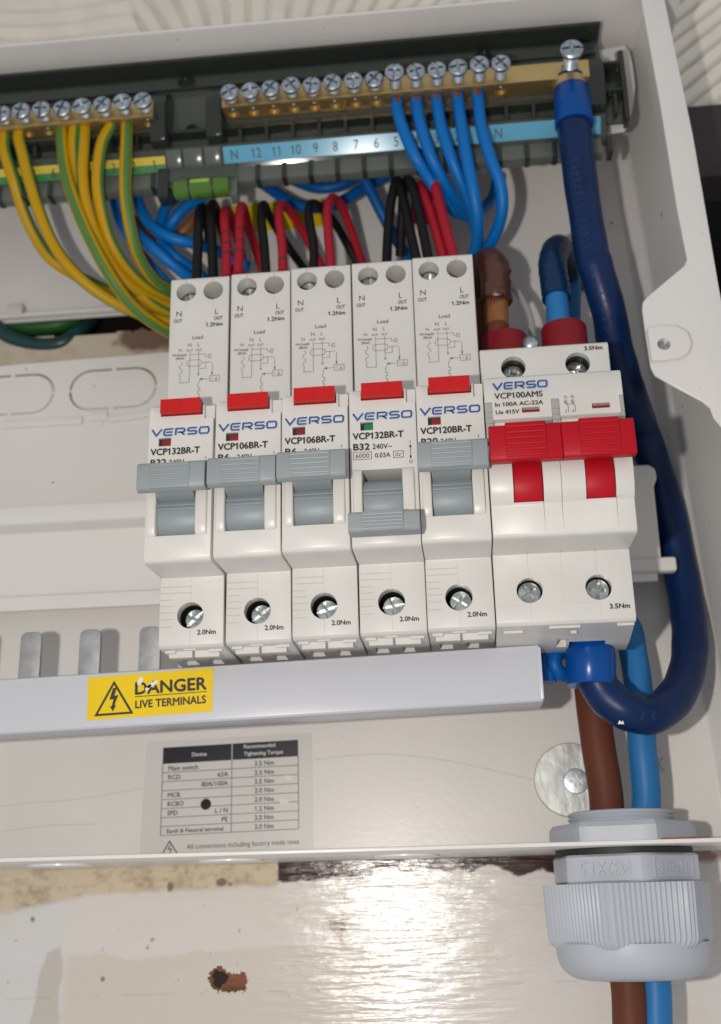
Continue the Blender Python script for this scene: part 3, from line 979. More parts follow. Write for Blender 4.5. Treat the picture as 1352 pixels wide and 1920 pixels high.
def rcbo(i, model, rating, dx, dz, off, flag, label, extra, screws):
    org = (18 * i + dx, dz, 0)
    t = thing('circuit_breaker', org, label, 'circuit breaker', 'white single module breakers side by side')
    X0, Z0 = org[0], org[1]

    class L(MB):          # a builder in the breaker's own coordinates
        def build(self, name, mats, parent=t, **k):
            self.v = [(x + X0, z + Z0, h) for x, z, h in self.v]
            return MB.build(self, name, mats, parent, **k)
    if i == 0 or not rcbo.body:
        m = L()
        m.xprism(PROF, 0.1, WD - .02)
        cut = L()
        for cx in (4.85, 13.0):
            cut.lathe([(3.0, -14), (3.0, 2)], (cx, 88.8, SH), n=28)
        cut.lathe([(3.62, -10), (3.62, 3)], (8.65, -9.9, -17.1), n=32)
        cut.box(3.15, 13.65, 7.2, 21.3, -12, 4)                 # the opening of the toggle
        cut2 = L()
        cut2.box(15.3, 20, 40, 50, -2.2, 5)                     # step beside the test button
        cut2.box(-2, 1.0, 43.0, 50, -1.6, 5)
        cut2.box(3.0, 6.4, 32.5, 34.9, -1.1, 3)                 # flag window
        cut2.box(3.3, 14.8, 41.2, 50, -2.6, 5)
        for k, z in enumerate((-1.9, -3.6, -5.5, -7.2, -9.0, -10.9, -13.0)):
            cut2.box(-1, 8.75 if k < 2 else 4.4 - .35 * abs(k - 4), z - .13, z + .13, -17.45, -15)
        cut2.box(8.68, 8.82, -20, -6, -17.25, -15)
        cut2.box(8.68, 8.82, -6.2, 0.3, -17.25, -15)
        for cx in (4.85, 13.0):
            cut2.box(cx - .09, cx + .09, 91, 95, SH - .5, -10)
            cut2.box(cx - .06, cx + .06, 83.6, 86, SH - .14, -10)
        cut2.box(2.6, 6.2, -20, -17.6, -40, -33)
        cut2.box(10.2, 13.4, -20, -17.6, -40, -33)
        body = m.build('body', 'white_plastic', bevel=.32, seg=2, cuts=[cut.raw(), cut2.raw()] if False else [_shift(cut, X0, Z0), _shift(cut2, X0, Z0)], smooth=35)
        rcbo.body = body
        # cheeks either side of the toggle
        m = L()
        m.xprism([(-6, 7.0), (.3, 7.0), (.95, 7.8), (1.25, 10), (1.25, 18), (.9, 20.6), (.2, 21.5), (-6, 21.5)], .75, 3.2)
        ck = [m.build('cheek', 'cheek_plastic', bevel=.45, seg=3)]
        m = L()
        m.xprism([(-6, 7.0), (.3, 7.0), (.95, 7.8), (1.25, 10), (1.25, 18), (.9, 20.6), (.2, 21.5), (-6, 21.5)], 13.6, 16.7)
        ck.append(m.build('cheek', 'cheek_plastic', bevel=.45, seg=3))
        m = L()
        m.box(3.2, 13.6, 6.6, 7.5, -7, -.6)
        ck.append(m.build('sill', 'cheek_plastic', bevel=.2))
        # busbar clips under the breaker
        m = L()
        for a, b, z0, h0 in ((1.2, 4.0, -19.3, -20.4), (13.2, 16.8, -19.3, -20.4)):
            m.box(a, b, z0, -18.6, h0 - .8, h0)
        m.box(6.6, 10.0, -19.0, -18.6, -19.6, -18.9)
        m.xprism([(-23.5, -18.6), (-22.8, -20.4), (-21.6, -20.4), (-21.6, -18.6)], 2.0, 8.4)
        m.xprism([(-23.5, -18.6), (-22.8, -20.4), (-21.6, -20.4), (-21.6, -18.6)], 9.1, 15.8)
        ck.append(m.build('lower_clip', 'white_plastic', smooth=0))
        m = L()
        m.box(3.6, 14.5, 41.5, 45.4, -2.4, 1.7)
        text(m, 'T', 9.05, 42.6, 1.85, 1.9, 1.7, 'C', 0, 0.0)
        bt = m.build('test_button', 'red_button', bevel=.45, seg=3)
        ck.append(bt)
        # drum of the toggle
        m = L()
        pr = [(-7 + 6.9 * math.cos(a), 13.4 + 6.9 * math.sin(a)) for a in np.linspace(-1.35, 1.35, 15)] + [(-9, 20), (-9, 7)]
        m.xprism(pr, 3.3, 13.5)
        m.box(3.3, 13.5, 14.2, 14.7, -2, .35)
        m.box(3.3, 13.5, 15.3, 15.7, -2, .30)
        ck.append(m.build('drum', 'drum_grey', bevel=.12))
        rcbo.kit = ck
        m = L()
        m.lathe([(3.58, -3.3), (3.58, -9.6), (.01, -9.7)], (8.65, -9.9, -17.1), n=28, cap=False)  # added liner, coloured dark for the shade around the screw
        ck.append(m.build('terminal_well', 'dark_recess', fix=False))
        m = L()
        m.lathe([(2.96, -5.6), (2.96, -13.6), (.01, -13.7)], (4.85, 88.8, SH), n=24, cap=False)  # grey liner, shade of the upper hole put into its colour
        ck.append(m.build('terminal_well', 'grey_recess', fix=False))
        # screws
        m = L()
        m.lathe([(3.0, -4), (3.0, -.25), (2.8, 0), (.01, .02)], (8.9, -10.2, -21.9), n=28)
        c1, c2 = L(), L()
        c1.box(8.75 - 2.3, 8.75 + 2.3, -9.9 - .42, -9.9 + .42, -23.3, -20)
        c2.box(8.75 - .42, 8.75 + .42, -9.9 - 2.3, -9.9 + 2.3, -23.3, -20)
        c3 = L()
        c3.box(8.75 - 4, 8.75 + 4, -9.9 - .28, -9.9 + .28, -22.6, -20)
        rcbo.s1 = m.build('terminal_screw', 'zinc_dark', cuts=[_shift(c1, X0, Z0), _shift(c2, X0, Z0), _shift(c3, X0, Z0)], smooth=30)
        m = L()
        m.lathe([(2.7, -4), (2.7, -.25), (2.5, 0), (.01, .02)], (4.85, 88.6, -22.4), n=26)
        c1, c2 = L(), L()
        c1.box(4.85 - 2.0, 4.85 + 2.0, 88.6 - .35, 88.6 + .35, -23.8, -20)
        c2.box(4.85 - .35, 4.85 + .35, 88.6 - 3, 88.6 + 3, -23.4, -20)
        rcbo.s2 = m.build('terminal_screw', 'zinc_dark', cuts=[_shift(c1, X0, Z0), _shift(c2, X0, Z0)], smooth=30)
    else:
        for src in [rcbo.body] + rcbo.kit:
            share(src, src.name.split('.')[0], t)
    # turned screws (the turn is about the screw's own axis)
    for src, (cx, cz), ang in ((rcbo.s1, (8.75, -9.9), screws[0]), (rcbo.s2, (4.85, 88.6), screws[1])):
        if i:
            o = share(src, 'terminal_screw', t)
        else:
            o = src
        ca, sa = math.cos(ang), math.sin(ang)
        o.rotation_euler = (0, -ang, 0)
        o.location = W(cx - (cx * ca - cz * sa), cz - (cx * sa + cz * ca), 0)
    # toggle
    zt = (1.4, 7.0) if off else (16.8, 24.2)
    hm = 9.2
    m = L()
    if off:
        m.xprism([(3.0, 7.4), (hm - .6, 6.9), (hm, 6.2), (hm + .1, 2.2), (hm - .5, 1.5), (5.2, 1.3), (3.0, 3.0)], .15, 17.95)
        m.xprism([(-3, 9.5), (5, 7.3), (5, 3.0), (-3, 6.8)], 3.4, 13.4)
        rz = [2.2 + k * .92 for k in range(5)]
    else:
        m.xprism([(4.6, 24.6), (7.6, 24.7), (hm - .3, 24.1), (hm, 23.4), (hm + .2, 17.8), (hm - .3, 17.0), (7.2, 16.6), (4.6, 18.4)], .15, 17.95)
        m.xprism([(-3, 16.2), (6, 18.8), (6, 22.6), (-3, 20.8)], 3.4, 13.4)
        rz = [18.1 + k * 1.28 for k in range(5)]
    tg = m.build('toggle', 'grey_toggle', bevel=.28, seg=2)
    m = L()
    m.box(3.7, 14.0, zt[0] + .25, zt[1] - .25, hm - .6, hm + .35)
    pad = m.build('grip_pad', 'grey_toggle', tg, bevel=.15)
    for z in rz:
        m = L()
        m.tube([(4.0, z, hm + .35), (13.7, z, hm + .35)], .30, 8)
        m.build('ridge', 'grey_toggle', tg)
    # flag
    m = L()
    m.box(4.0, 6.38, 32.55, 34.4, -1.1, -.35)
    m.build('flag', 'flag_green' if flag else 'flag_red', bevel=.1)
    m = L()
    m.box(3.02, 6.38, 32.52, 34.88, -1.15, -1.0)
    m.build('window_recess', 'dark_recess', smooth=0)
    # print
    m = L()
    logo(m, 1.05, 35.45, 16.1, 1.95, .06)
    m.build('logo_print', 'ink_blue', smooth=0)
    m = L()
    text(m, model, 1.0, 30.0, .05, 1.75, 13.3, bold=.022)
    text(m, rating, 1.1, 26.95, .05, 1.75, 4.2 if len(rating) > 2 else 3.0, bold=.022)
    text(m, '240V~', 6.1, 27.0, .05, 1.4, 5.1, bold=.01)
    if off:
        text(m, '6000', 1.6, 24.7, .05, 1.25, 3.6, bold=.004)
        m.ribbon([(1.05, 24.3), (5.75, 24.3), (5.75, 26.35), (1.05, 26.35)], .13, .05, True)
        text(m, '0.03A', 6.7, 24.6, .05, 1.25, 4.0, bold=.01)
        m.ribbon([(11.5, 24.3), (14.1, 24.3), (14.1, 26.1), (11.5, 26.1)], .14, .05, True)
        m.ribbon([(11.9, 25.2), (12.5, 25.6), (13.1, 25.1), (13.7, 25.5)], .14, .05)
        m.ribbon([(11.9, 24.7), (12.6, 25.0), (13.4, 24.6)], .14, .05)
    m.ribbon([(16.0, 28.9), (16.0, 28.2)], .16, .05)
    m.ribbon([(16.0, 27.4), (16.0, 24.4)], .14, .05)
    m.add([(15.65, 27.0, .05), (16.35, 27.0, .05), (16.0, 27.9, .05)], [(0, 1, 2)])
    m.add([(15.65, 24.6, .05), (16.35, 24.6, .05), (16.0, 23.7, .05)], [(0, 1, 2)])
    m.ribbon([(16.0 + .35 * math.cos(a), 23.0 + .45 * math.sin(a)) for a in np.linspace(0, 2 * PI, 10)[:-1]], .12, .05, True)
    m.build('lettering', 'ink_black', smooth=0)
    m = L()
    f = SH + .05
    text(m, 'N', 2.9, 80.8, f, 1.75, None, 'C', 0, .006); text(m, 'OUT', 2.6, 78.8, f, 1.15, 2.5, 'C', 0, .01)
    text(m, 'L', 14.2, 80.8, f, 1.75, None, 'C', 0, .006); text(m, 'OUT', 14.7, 78.9, f, 1.15, 2.5, 'C', 0, .01)
    text(m, '1.2Nm', 11.0, 76.9, f, 1.2, 5.0, bold=.02)
    m.build('lettering', 'ink_black', smooth=0)
    m = L()
    text(m, '2.0Nm', 10.7, -15.3, -17.05, 1.25, 5.0, bold=.02)
    m.build('lettering', 'ink_black', smooth=0)
    m = L()
    diagram(m, f, extra)
    m.build('diagram_print', 'ink_grey', smooth=0)
    return t


def _shift(mb, x, z):
    mb.v = [(a + x, b + z, c) for a, b, c in mb.v]
    r = MB()
    r.v, r.f, r.m = mb.v, mb.f, mb.m
    return r


rcbo.body = None
rcbo(0, 'VCP132BR-T', 'B32', -.16, -.95, False, False, 'white breaker marked VCP132BR-T with its grey toggle up, beside the yellow and green wires', False, (.75, .3))
rcbo(1, 'VCP106BR-T', 'B6', .10, -.56, False, False, 'white breaker marked VCP106BR-T between the raised VCP132BR-T breaker and its own twin', False, (.65, .9))
rcbo(2, 'VCP106BR-T', 'B6', .05, -.05, False, False, 'white breaker marked VCP106BR-T next to the breaker that is switched down', False, (.3, 1.2))
rcbo(3, 'VCP132BR-T', 'B32', .12, .14, True, True, 'white breaker marked VCP132BR-T with green flag and its grey toggle down', False, (.15, .1))
rcbo(4, 'VCP120BR-T', 'B20', -.03, .54, False, False, 'white breaker marked VCP120BR-T standing against the red handled main switch', True, (1.0, 1.5))

# ------------------------------------------------------------------ the main switch
O5 = (89.92, .9, 0)
ms = thing('main_switch', O5, 'white double width main switch with two joined red toggles', 'main switch')


class L5(MB):
    def build(self, name, mats, parent=ms, **k):
        self.v = [(x + O5[0], z + O5[1], h) for x, z, h in self.v]
        return MB.build(self, name, mats, parent, **k)


MW = 36.1
m = L5()
m.xprism([(-73, -14), (-42, -21.0), (-33, -20.6), (-20, -18.6), (-18.0, -18.6), (-17.1, -17.6), (-17.1, .7), (-1.8, .0), (-.6, .4), (0, 1.5), (.35, 8.6), (1.9, 9.6), (3.2, 12.0), (3.9, 15.5), (3.6, 19), (2.0, 23), (-1.8, 26.5), (-1.8, 32.2), (-.1, 32.6), (0, 33.2), (-.6, 44.3), (-1.3, 45.2), (-17.2, 46.2), (-17.2, 61.2), (-17.8, 61.9), (-62, 61.9), (-62, 50), (-70, 45), (-73, 42)], 0.12, MW)
cut, cut2 = L5(), L5()
for cx in (9.3, 27.2):
    cut.lathe([(3.45, -9), (3.45, 3)], (cx, 55.5, -17.2), n=30)
    cut.lathe([(3.42, -9), (3.42, 3)], (cx, -9.3, -17.1), n=30)
cut.box(5.9, 13.5, 9.0, 25, -9, 9)
cut.box(24.0, 31.5, 9.0, 25, -9, 9)
for a in (9.7, 27.8):
    cut2.box(a, a + 4.6, 34.1, 35.6, -1.6, 3)
for a in (0.0, 17.4, 35.0):
    cut2.box(a, a + 2.1, 26, 37.6, -1.4, 3)
cut2.box(15.0, 15.12, -1, 28, -17, 5) if False else None
for x, a, b in ((13.4, -3, 9.2), (18.0, -3, 26), (31.6, -3, 9.2)):
    cut2.box(x - .06, x + .06, a, b, -.12 if b < 10 else -.12, 6)
for cx in (9.3, 27.2):
    cut2.box(cx - .06, cx + .06, -20, 1, -17.22, -15)
    cut2.box(cx - .06, cx + .06, 58, 63, -17.35, -15)
cut2.box(0, 9.3, -13.3, -13.18, -17.2, -15)
cut2.box(18, 27.2, -13.3, -13.18, -17.2, -15)
cut2.box(16.4, 19.2, -26, -18.9, -36, -29)
cut2.box(19.8, 29.6, -26, -18.7, -50, -31.5)
cut2.box(18.0, 18.1, -20, 1, -17.16, -15)
mbody = m.build('body', 'white_plastic', bevel=.3, cuts=[_shift(cut, *O5[:2]), _shift(cut2, *O5[:2])], smooth=35)
for a in (9.7, 27.8):
    m = L5()
    m.box(a + .05, a + 4.55, 34.15, 35.3, -1.55, -.9)
    m.build('indicator', 'flag_red', smooth=0, bevel=.1)
for a in (0.15, 17.45, 35.05):
    m = L5()
    m.box(a, a + (1.0 if a > 30 else 2.0), 26.4, 37.5, -1.35, -.25)
    for k in range(4):
        m.box(a, a + (1.0 if a > 30 else 2.0), 30 + k * 1.6, 30.5 + k * 1.6, -.25, .05)
    m.build('clear_window', 'clear_plastic', bevel=.1)
# red levers
for k, (xa, xb, pa, pb, la, lb) in enumerate(((.4, 18.42, 4.5, 14.7, 6.1, 13.3), (18.5, 36.5, 22.8, 32.8, 24.2, 31.3))):
    m = L5()
    m.xprism([(5.2, 27.1), (8.6, 27.2), (9.3, 26.6), (9.8, 18.3), (9.2, 17.3), (6.0, 17.6)], xa, xb)
    tg = m.build('toggle', 'red_plastic', bevel=.3)
    m = L5()
    m.xprism([(-6 + 9.2 * math.cos(a), 15.5 + 9.2 * math.sin(a)) for a in np.linspace(-.85, .55, 12)] + [(7.6, 21.5), (7.6, 24), (-6, 22)], la, lb)
    m.build('lever', 'red_plastic', tg, bevel=.15)
    m = L5()
    m.box(pa, pb, 17.5, 27.4, 8.6, 10.0)
    m.build('grip_pad', 'red_plastic', tg, bevel=.3)
    for j in range(6):
        m = L5()
        z = 18.4 + 1.56 * j
        m.tube([(pa + .35, z, 10.0), (pb - .35, z, 10.0)], .32, 8)
        m.build('ridge', 'red_plastic', tg)
for cx, cz in ((9.3, 55.5), (27.2, 55.5), (9.3, -9.3), (27.2, -9.3)):
    m = L5()
    m.lathe([(3.38, -2.2), (3.38, -8.8), (.01, -8.9)], (cx, cz, -17.2), n=28, cap=False)  # added dark liner, shade inside the screw hole painted as colour
    m.build('terminal_well', 'dark_recess', fix=False)
for (cx, cz, hh, ang) in ((9.3, 55.5, -22.3, .5), (27.2, 55.5, -22.3, -.4), (9.3, -9.3, -20.2, .55), (27.2, -9.3, -20.2, -.1)):
    m = L5()
    rot = lambda x, z: (cx + (x - cx) * math.cos(ang) - (z - cz) * math.sin(ang), cz + (x - cx) * math.sin(ang) + (z - cz) * math.cos(ang))
    m.lathe([(3.15, -4), (3.15, -.3), (2.95, 0), (.01, .02)], (cx, cz, hh), n=28)
    cs = []
    for (a, b, d) in ((2.2, .5, 1.5), (.5, 2.2, 1.5), (.32, 5, .9)):
        c_ = MB()
        q = [rot(cx - a, cz - b), rot(cx + a, cz - b), rot(cx + a, cz + b), rot(cx - a, cz + b)]
        c_.prism([(x + O5[0], z + O5[1]) for x, z in q], hh - d, hh + 2)
        cs.append(c_)
    m.build('terminal_screw', 'zinc_dark', cuts=cs, smooth=30)
m = L5()
for a, b, z0, z1, h0 in ((13.8, 21.9, -19.2, -18.55, -19.6), (31.4, 35.7, -19.2, -18.55, -19.6), (2, 7, -19.6, -18.9, -21.5), (19.5, 21, -20.2, -19.4, -22)):
    m.box(a, b, z0, z1, h0 - .9, h0)
m.build('lower_clip', 'white_plastic', smooth=0)
m = L5()
m.box(22.5, 27.8, -19.6, -18.9, -34, -31.4)
m.build('terminal_tongue', 'copper', smooth=0)
m = L5()
logo(m, 2.5, 41.05, 14.6, 1.9, .06)
m.build('logo_print', 'ink_blue', smooth=0)
m = L5()
f = .06
text(m, 'VCP100AMS', 2.8, 38.4, f, 1.6, 12.5, bold=.012)
text(m, 'In 100A AC-22A', 2.9, 36.2, f, 1.1, 12.4, bold=.016)
text(m, 'Ue 415V', 2.9, 34.0, f, 1.1, 6.1, bold=.016)
m.build('lettering', 'ink_black', smooth=0)
m = L5()
text(m, '3.5Nm', 29.4, 59.4, -17.1, 1.2, 5.0, bold=.02)
m.build('lettering', 'ink_black', smooth=0)
m = L5()
text(m, '3.5Nm', 29.6, -15.2, -17.0, 1.25, 5.1, bold=.02)
m.build('lettering', 'ink_black', smooth=0)
m = L5()
R = lambda p, c=False: m.ribbon(p, .13, f, c)
for x, s1, s2 in ((21.2, '1L', '2'), (23.0, '3L', '4')):
    text(m, s1, x, 37.4, f, .8, None, 'C', 0, .004)
    R([(x - .3, 36.9), (x + .3, 36.9)]); R([(x + .35 * math.cos(a), 36.3 + .35 * math.sin(a)) for a in np.linspace(0, 2 * PI, 8)[:-1]], True)
    R([(x - .5, 36.7), (x + .45, 35.2), (x + .45, 33.4)])
    text(m, s2, x - .2, 33.3, f, .8, None, 'C', 0, .004)
R([(21.35, 35.7), (23.15, 35.7)])
R([(1.8 + .5 * math.cos(a), 29.4 + .4 * math.sin(a)) for a in np.linspace(0, 2 * PI, 10)[:-1]], True) if False else None
m.build('diagram_print', 'ink_grey', smooth=0)

# ------------------------------------------------------------------ busbar and its cover
bb = thing('busbar', (40, -22, -45), 'tinned comb busbar with rounded prongs rising behind the white cover strip', 'busbar')
m = MB()
m.box(-170, 101.0, -32, -28, -46.5, -44.5)
m.build('bar', 'tinned', bb, bevel=.3)
for k in range(-5, 0):
    xx = 8.65 + 18 * k - .9
    m = MB()
    p = [(xx - 3.2, -30), (xx + 3.2, -30), (xx + 3.2, -8.6)] + [(xx + 1.2 + 2.0 * math.cos(a), -8.6 + 2.0 * math.sin(a)) for a in np.linspace(.2, PI / 2, 5)] + [(xx - 1.2 - 2.0 * math.cos(a), -8.6 + 2.0 * math.sin(a)) for a in np.linspace(PI / 2, .2, 5)] + [(xx - 3.2, -8.6)]
    m.prism(p, -46.2, -44.6)
    m.build('prong', 'tinned', bb, bevel=.25)
xx = 8.65 - 7.3
m = MB()
m.box(-1.5, 101.2, -32, -21.6, -50, -47)
m.build('carrier', 'cover_pvc', bb, bevel=.3)

cv = thing('busbar_cover', (30, -30, -32), 'long white cover strip clipped along the busbar under the breakers', 'busbar cover')
m = MB()
prof = [(-44, -21.0), (-33.6, -21.0), (-32.2, -21.5), (-32.2, -23.1), (-32.0, -23.5), (-32.0, -36.2), (-32.6, -36.8), (-44, -36.8), (-44, -35.6), (-33.4, -35.6), (-33.4, -22.2), (-44, -22.2)]
vs = []
for x, dz in ((-170, -4.4), (101.4, 1.6)):
    vs += [(x, z + dz, h) for h, z in prof]
n = len(prof)
m.add(vs, [tuple(range(n)), tuple(range(2 * n - 1, n - 1, -1))] + [(i, n + i, n + (i + 1) % n, (i + 1) % n) for i in range(n)])
m.build('strip', 'cover_pvc', cv, bevel=.2)
m = MB()
m.xprism([(-31.9, -20.4), (-31.9, -34.6), (-43, -34.6), (-43, -20.4)], 101.0, 101.9)
m.build('end_cap', 'cover_pvc', cv, bevel=.2)
H3 = -31.9
m = MB()
m.prism([at(u, v, H3)[:2] for u, v in ((165, 1271), (400, 1252), (398, 1334), (163, 1351))], -31.97, H3)
wl = m.build('danger_sticker', 'sticker_yellow', cv, label='yellow sticker with a black triangle reading danger, live terminals', smooth=0)
m = MB()
textpx(m, 'DANGER', 254, 1302, 387, 1292, H3 + .05, 22, bold=.02)
textpx(m, 'LIVE TERMINALS', 254, 1328, 386, 1318, H3 + .05, 14, bold=.018)
m.ribbon([at(u, v, H3 + .05)[:2] for u, v in ((253, 1306.5), (388, 1296.5))], .22, H3 + .05)
m.build('lettering', 'ink_black', wl, smooth=0)
m = MB()
tri = [at(u, v, H3 + .05)[:2] for u, v in ((214, 1280), (180, 1341), (247, 1336))]
m.ribbon(tri, .62, H3 + .05, True)
bolt = [(212, 1290), (205, 1312), (213, 1311), (209, 1325), (205.5, 1324), (211.5, 1334), (218, 1321.5), (214.5, 1322.5), (222, 1303), (214.5, 1304.5), (219, 1289.5)]
q = [at(u, v, H3 + .06) for u, v in bolt]
m.add(q, [(0, 1, 9, 10), (1, 2, 8, 9), (2, 3, 7, 8), (3, 4, 5), (3, 5, 6), (3, 6, 7)])
m.build('hazard_print', 'ink_black', wl, smooth=0)
m = MB()
for u, v, a, b, r in ((263, 1277, .7, 1.3, -.5), (286, 1283, 1.9, .6, .5), (278, 1289, 1.2, .5, .8)):
    c_ = at(u, v, H3 + .1)
    m.prism([(c_[0] + a * math.cos(k) * math.cos(r) - b * math.sin(k) * math.sin(r), c_[1] + a * math.cos(k) * math.sin(r) + b * math.sin(k) * math.cos(r)) for k in np.linspace(0, 5.6, 8)], H3 + .02, H3 + .12)
m.build('scuff', 'scratch_white', wl, smooth=0)
# ------------------------------------------------------------------ terminal holder, bars, screws
th = thing('terminal_holder', (0, 150, -46), 'smoked see-through plastic holder carrying both brass bars along the top of the box', 'terminal holder')
XR = 137.6
m = MB()
m.box(-170, XR, 149, 190.6, -47.2, -45.6)
m.build('back_plate', 'smoked', th, bevel=.3)
m = MB()
m.box(-170, XR, 190.6, 192.0, -47.2, -38.0)
m.build('top_ledge', 'smoked_dark', th, bevel=.3)
m = MB()
m.box(-170, XR - 1.5, 184.2, 184.8, -45.6, -44.4)
m.build('plate_rib', 'smoked_dark', th)
for u, v in ((905, 83), (350, 135)):
    q = at(u, v, -45)
    m = MB()
    m.lathe([(3.0, 0), (3.0, 1.0), (2.4, 1.2), (2.4, .2)], (q[0], min(q[1], 187), -45.6), n=22)
    m.build('boss', 'smoked_dark', th)
m = MB()
m.xprism([(-47, 149.2), (-44.9, 149.6), (-44.3, 150.4), (-40.0, 156.4), (-40.6, 157.6), (-47, 157.6)], -170, XR - 1.2)
m.build('label_rail', 'smoked', th, bevel=.25)
m = MB()
m.box(-170, XR - 3, 143.4, 149.0, -47, -42.6)
m.build('lower_lip', 'smoked_pale', th, bevel=.3)
for k in range(-9, 16):
    x = 3.4 + 8.9 * k
    if not -13 < x < 9:
        m = MB()
        m.box(x - .8, x + .8, 143.2, 149.1, -47.2, -42.0)
        m.build('lip_rib', 'smoked_dark', th)
        m = MB()
        m.xprism([(-45.6, 158), (-41.5, 158), (-40.6, 160), (-40.6, 164.6), (-45.6, 165)], x + 2.6, x + 3.7)
        m.build('comb_rib', 'smoked_dark', th)
m = MB()
m.box(-170, 131, 163.6, 165.0, -45.6, -41.4)
m.box(-170, 131, 157.9, 158.6, -45.6, -43.8)
m.build('bar_seat', 'smoked_dark', th)
m = MB()
for a, b in ((-14.5, -9.0), (4.6, 10.2), (130.2, 136.5)):
    m.xprism([(-45.6, 157), (-37, 158), (-35.0, 163), (-34.4, 170), (-36, 175.5), (-39, 176), (-41, 180), (-45.6, 181)], a, b)
mm_ = m
for a, b in ((-14.5, -9.0), (4.6, 10.2), (130.2, 136.5)):
    m = MB()
    m.xprism([(-45.6, 157), (-37, 158), (-35.0, 163), (-34.4, 170), (-36, 175.5), (-39, 176), (-41, 180), (-45.6, 181)], a, b)
    m.build('bar_clamp', 'smoked_dark', th, bevel=.6)
m = MB()
m.lathe([(2.3, 0), (2.3, 2.2), (1.6, 2.4), (1.2, .6)], (-2.0, 166.5, -45.6), n=20)
m.build('boss', 'smoked_dark', th)
for a, b in ((-9.8, -4.6), (-4.0, 2.6), (3.2, 8.8)):
    m = MB()
    m.xprism([(-44.6, 149.3), (-43.6, 149.8), (-39.5, 155.6), (-40.2, 156.4), (-44.6, 156.4)], a, b)
    m.build('middle_block', 'smoked_pale', th, bevel=.4)
m = MB()
m.box(-12.5, -8.6, 138.6, 149.5, -47, -40.6)
m.build('vial_bracket', 'smoked_dark', th, bevel=.4)
m = MB()
m.box(-8.6, 14.0, 143.9, 149.2, -47, -40.8)
m.build('vial_shelf', 'smoked', th, bevel=.4)
m = MB()
m.box(11.8, 14.5, 137.5, 149.2, -47, -41.6)
m.build('vial_bracket', 'smoked_pale', th, bevel=.4)
vl = None
m = MB()
m.lathe([(3.0, -9.3), (3.35, -8.9), (3.35, 8.9), (3.0, 9.3)], (2.7, 141.0, -41.5), 'x', 24)
vl = m.build('level_vial', 'vial_green', th, label='small green spirit level vial')
m = MB()
m.lathe([(.8, -4.0), (1.3, -3.2), (1.35, 2.6), (.8, 3.4)], (2.6, 141.7, -39.35), 'x', 16)
m.build('bubble', 'bubble', vl)
for x in (-1.3, 6.6):
    m = MB()
    m.lathe([(3.45, -.32), (3.45, .32)], (x, 141.0, -41.5), 'x', 24, cap=False)
    m.build('vial_ring', 'ink_black', vl, fix=False)
# hook plates at the end, held by the tab
m = MB()
m.box(136.4, 142.6, 166.4, 176.4, -46.5, -45.4)
m.box(136.4, 143.6, 176.4, 177.4, -47, -40.5)
m.box(136.4, 143.6, 165.6, 166.5, -47, -40.5)
m.build('end_hook', 'smoked_dark', th)
m = MB()
m.xprism([(-47, 155), (-41, 155), (-40, 165), (-40, 181), (-47, 186)], 142.6, 144.2)
m.build('end_hook', 'smoked_dark', th, bevel=.3)
m = MB()
m.box(136.4, 143, 156.5, 165.5, -46.5, -45.0)
m.build('end_hook', 'smoked', th)
# label strips, leaning out at the top
def tilt(mb, z0=151.0, h0=-43.6):
    mb.v = [(x, z, h0 + (z - z0) * .72 + (h + 42.1)) for x, z, h in mb.v]
    return mb


m = MB()
m.box(9.6, 134.6, 151.3, 155.7, -42.3, -42.1)
tilt(m).build('label_strip', 'label_blue', th, label='light blue numbered strip')
m = MB()
m.box(-170, -10.4, 152.5, 154.6, -42.3, -42.1, 0)
m.box(-170, -10.4, 150.4, 152.5, -42.3, -42.1, 1)
tilt(m).build('label_strip', ['label_yellow', 'label_green'], th, label='yellow and green numbered strip', smooth=0)
m = MB()
for s, u in (('N', 440), ('12', 481), ('11', 518), ('10', 555), ('9', 592), ('8', 629), ('7', 668), ('6', 706), ('5', 743), ('4', 781), ('3', 819), ('2', 857), ('N', 936)):
    text(m, s, at(u, 270, -42.1)[0], 152.2, -42.0, 2.5, None, 'C', 0, 0.0)
for s, u in (('1', 288), ('2', 250), ('3', 213), ('4', 175), ('5', 138), ('6', 101), ('7', 64), ('8', 26)):
    text(m, s, at(u, 310, -42.1)[0], 151.2, -42.0, 2.5, None, 'C', 0, 0.0)
tilt(m).build('lettering', 'ink_black', th, smooth=0)


def bar(name, x0, x1, z0, xs, label, extra=None):
    t = thing(name, ((x0 + x1) / 2, z0, -37), label, 'terminal bar', 'brass terminal bars in the smoked holder')
    m = MB()
    m.box(x0, x1, z0, z0 + 6.6, -40.6, -33)
    cut = MB()
    for x in xs:
        cut.lathe([(2.15, -5.6), (2.15, 1)], (x, z0, -36.6), 'z', 18)
        cut.lathe([(1.9, -4), (1.9, 2)], (x, z0 + 3.4, -33), 'h', 14)
    if extra:
        cut.lathe([(4.6, -2), (4.6, 5.5)], (extra, z0 - 0.4, -36.8), 'z', 24)
    m.build('bar_body', 'brass', t, bevel=.25, cuts=[cut], smooth=30)
    return t


def pan_screw(r, sr, sl, parent, org):
    m = MB()
    m.lathe([(sr * .6, -sl - 3.2), (sr, -sl - 2.6)] + [(sr * (1 if k % 2 else .86), -sl - 2.4 + k * .35) for k in range(int((sl + 1.2) / .35))] + [(sr, -1.6), (r * .97, -1.55), (r, -1.2), (r, -.4), (r * .86, .1), (r * .5, .3), (.01, .35)], org, n=26)
    cs = []
    for a, b, d in ((r + 1, .42, 1.1), (.5, r * .66, 1.4), (r * .66, .5, 1.45)):
        c_ = MB()
        c_.box(org[0] - a, org[0] + a, org[1] - b, org[1] + b, org[2] + .35 - d - .2, org[2] + 2)
        cs.append(c_)
    return m.build('screw', 'zinc', parent, cuts=cs, smooth=35)


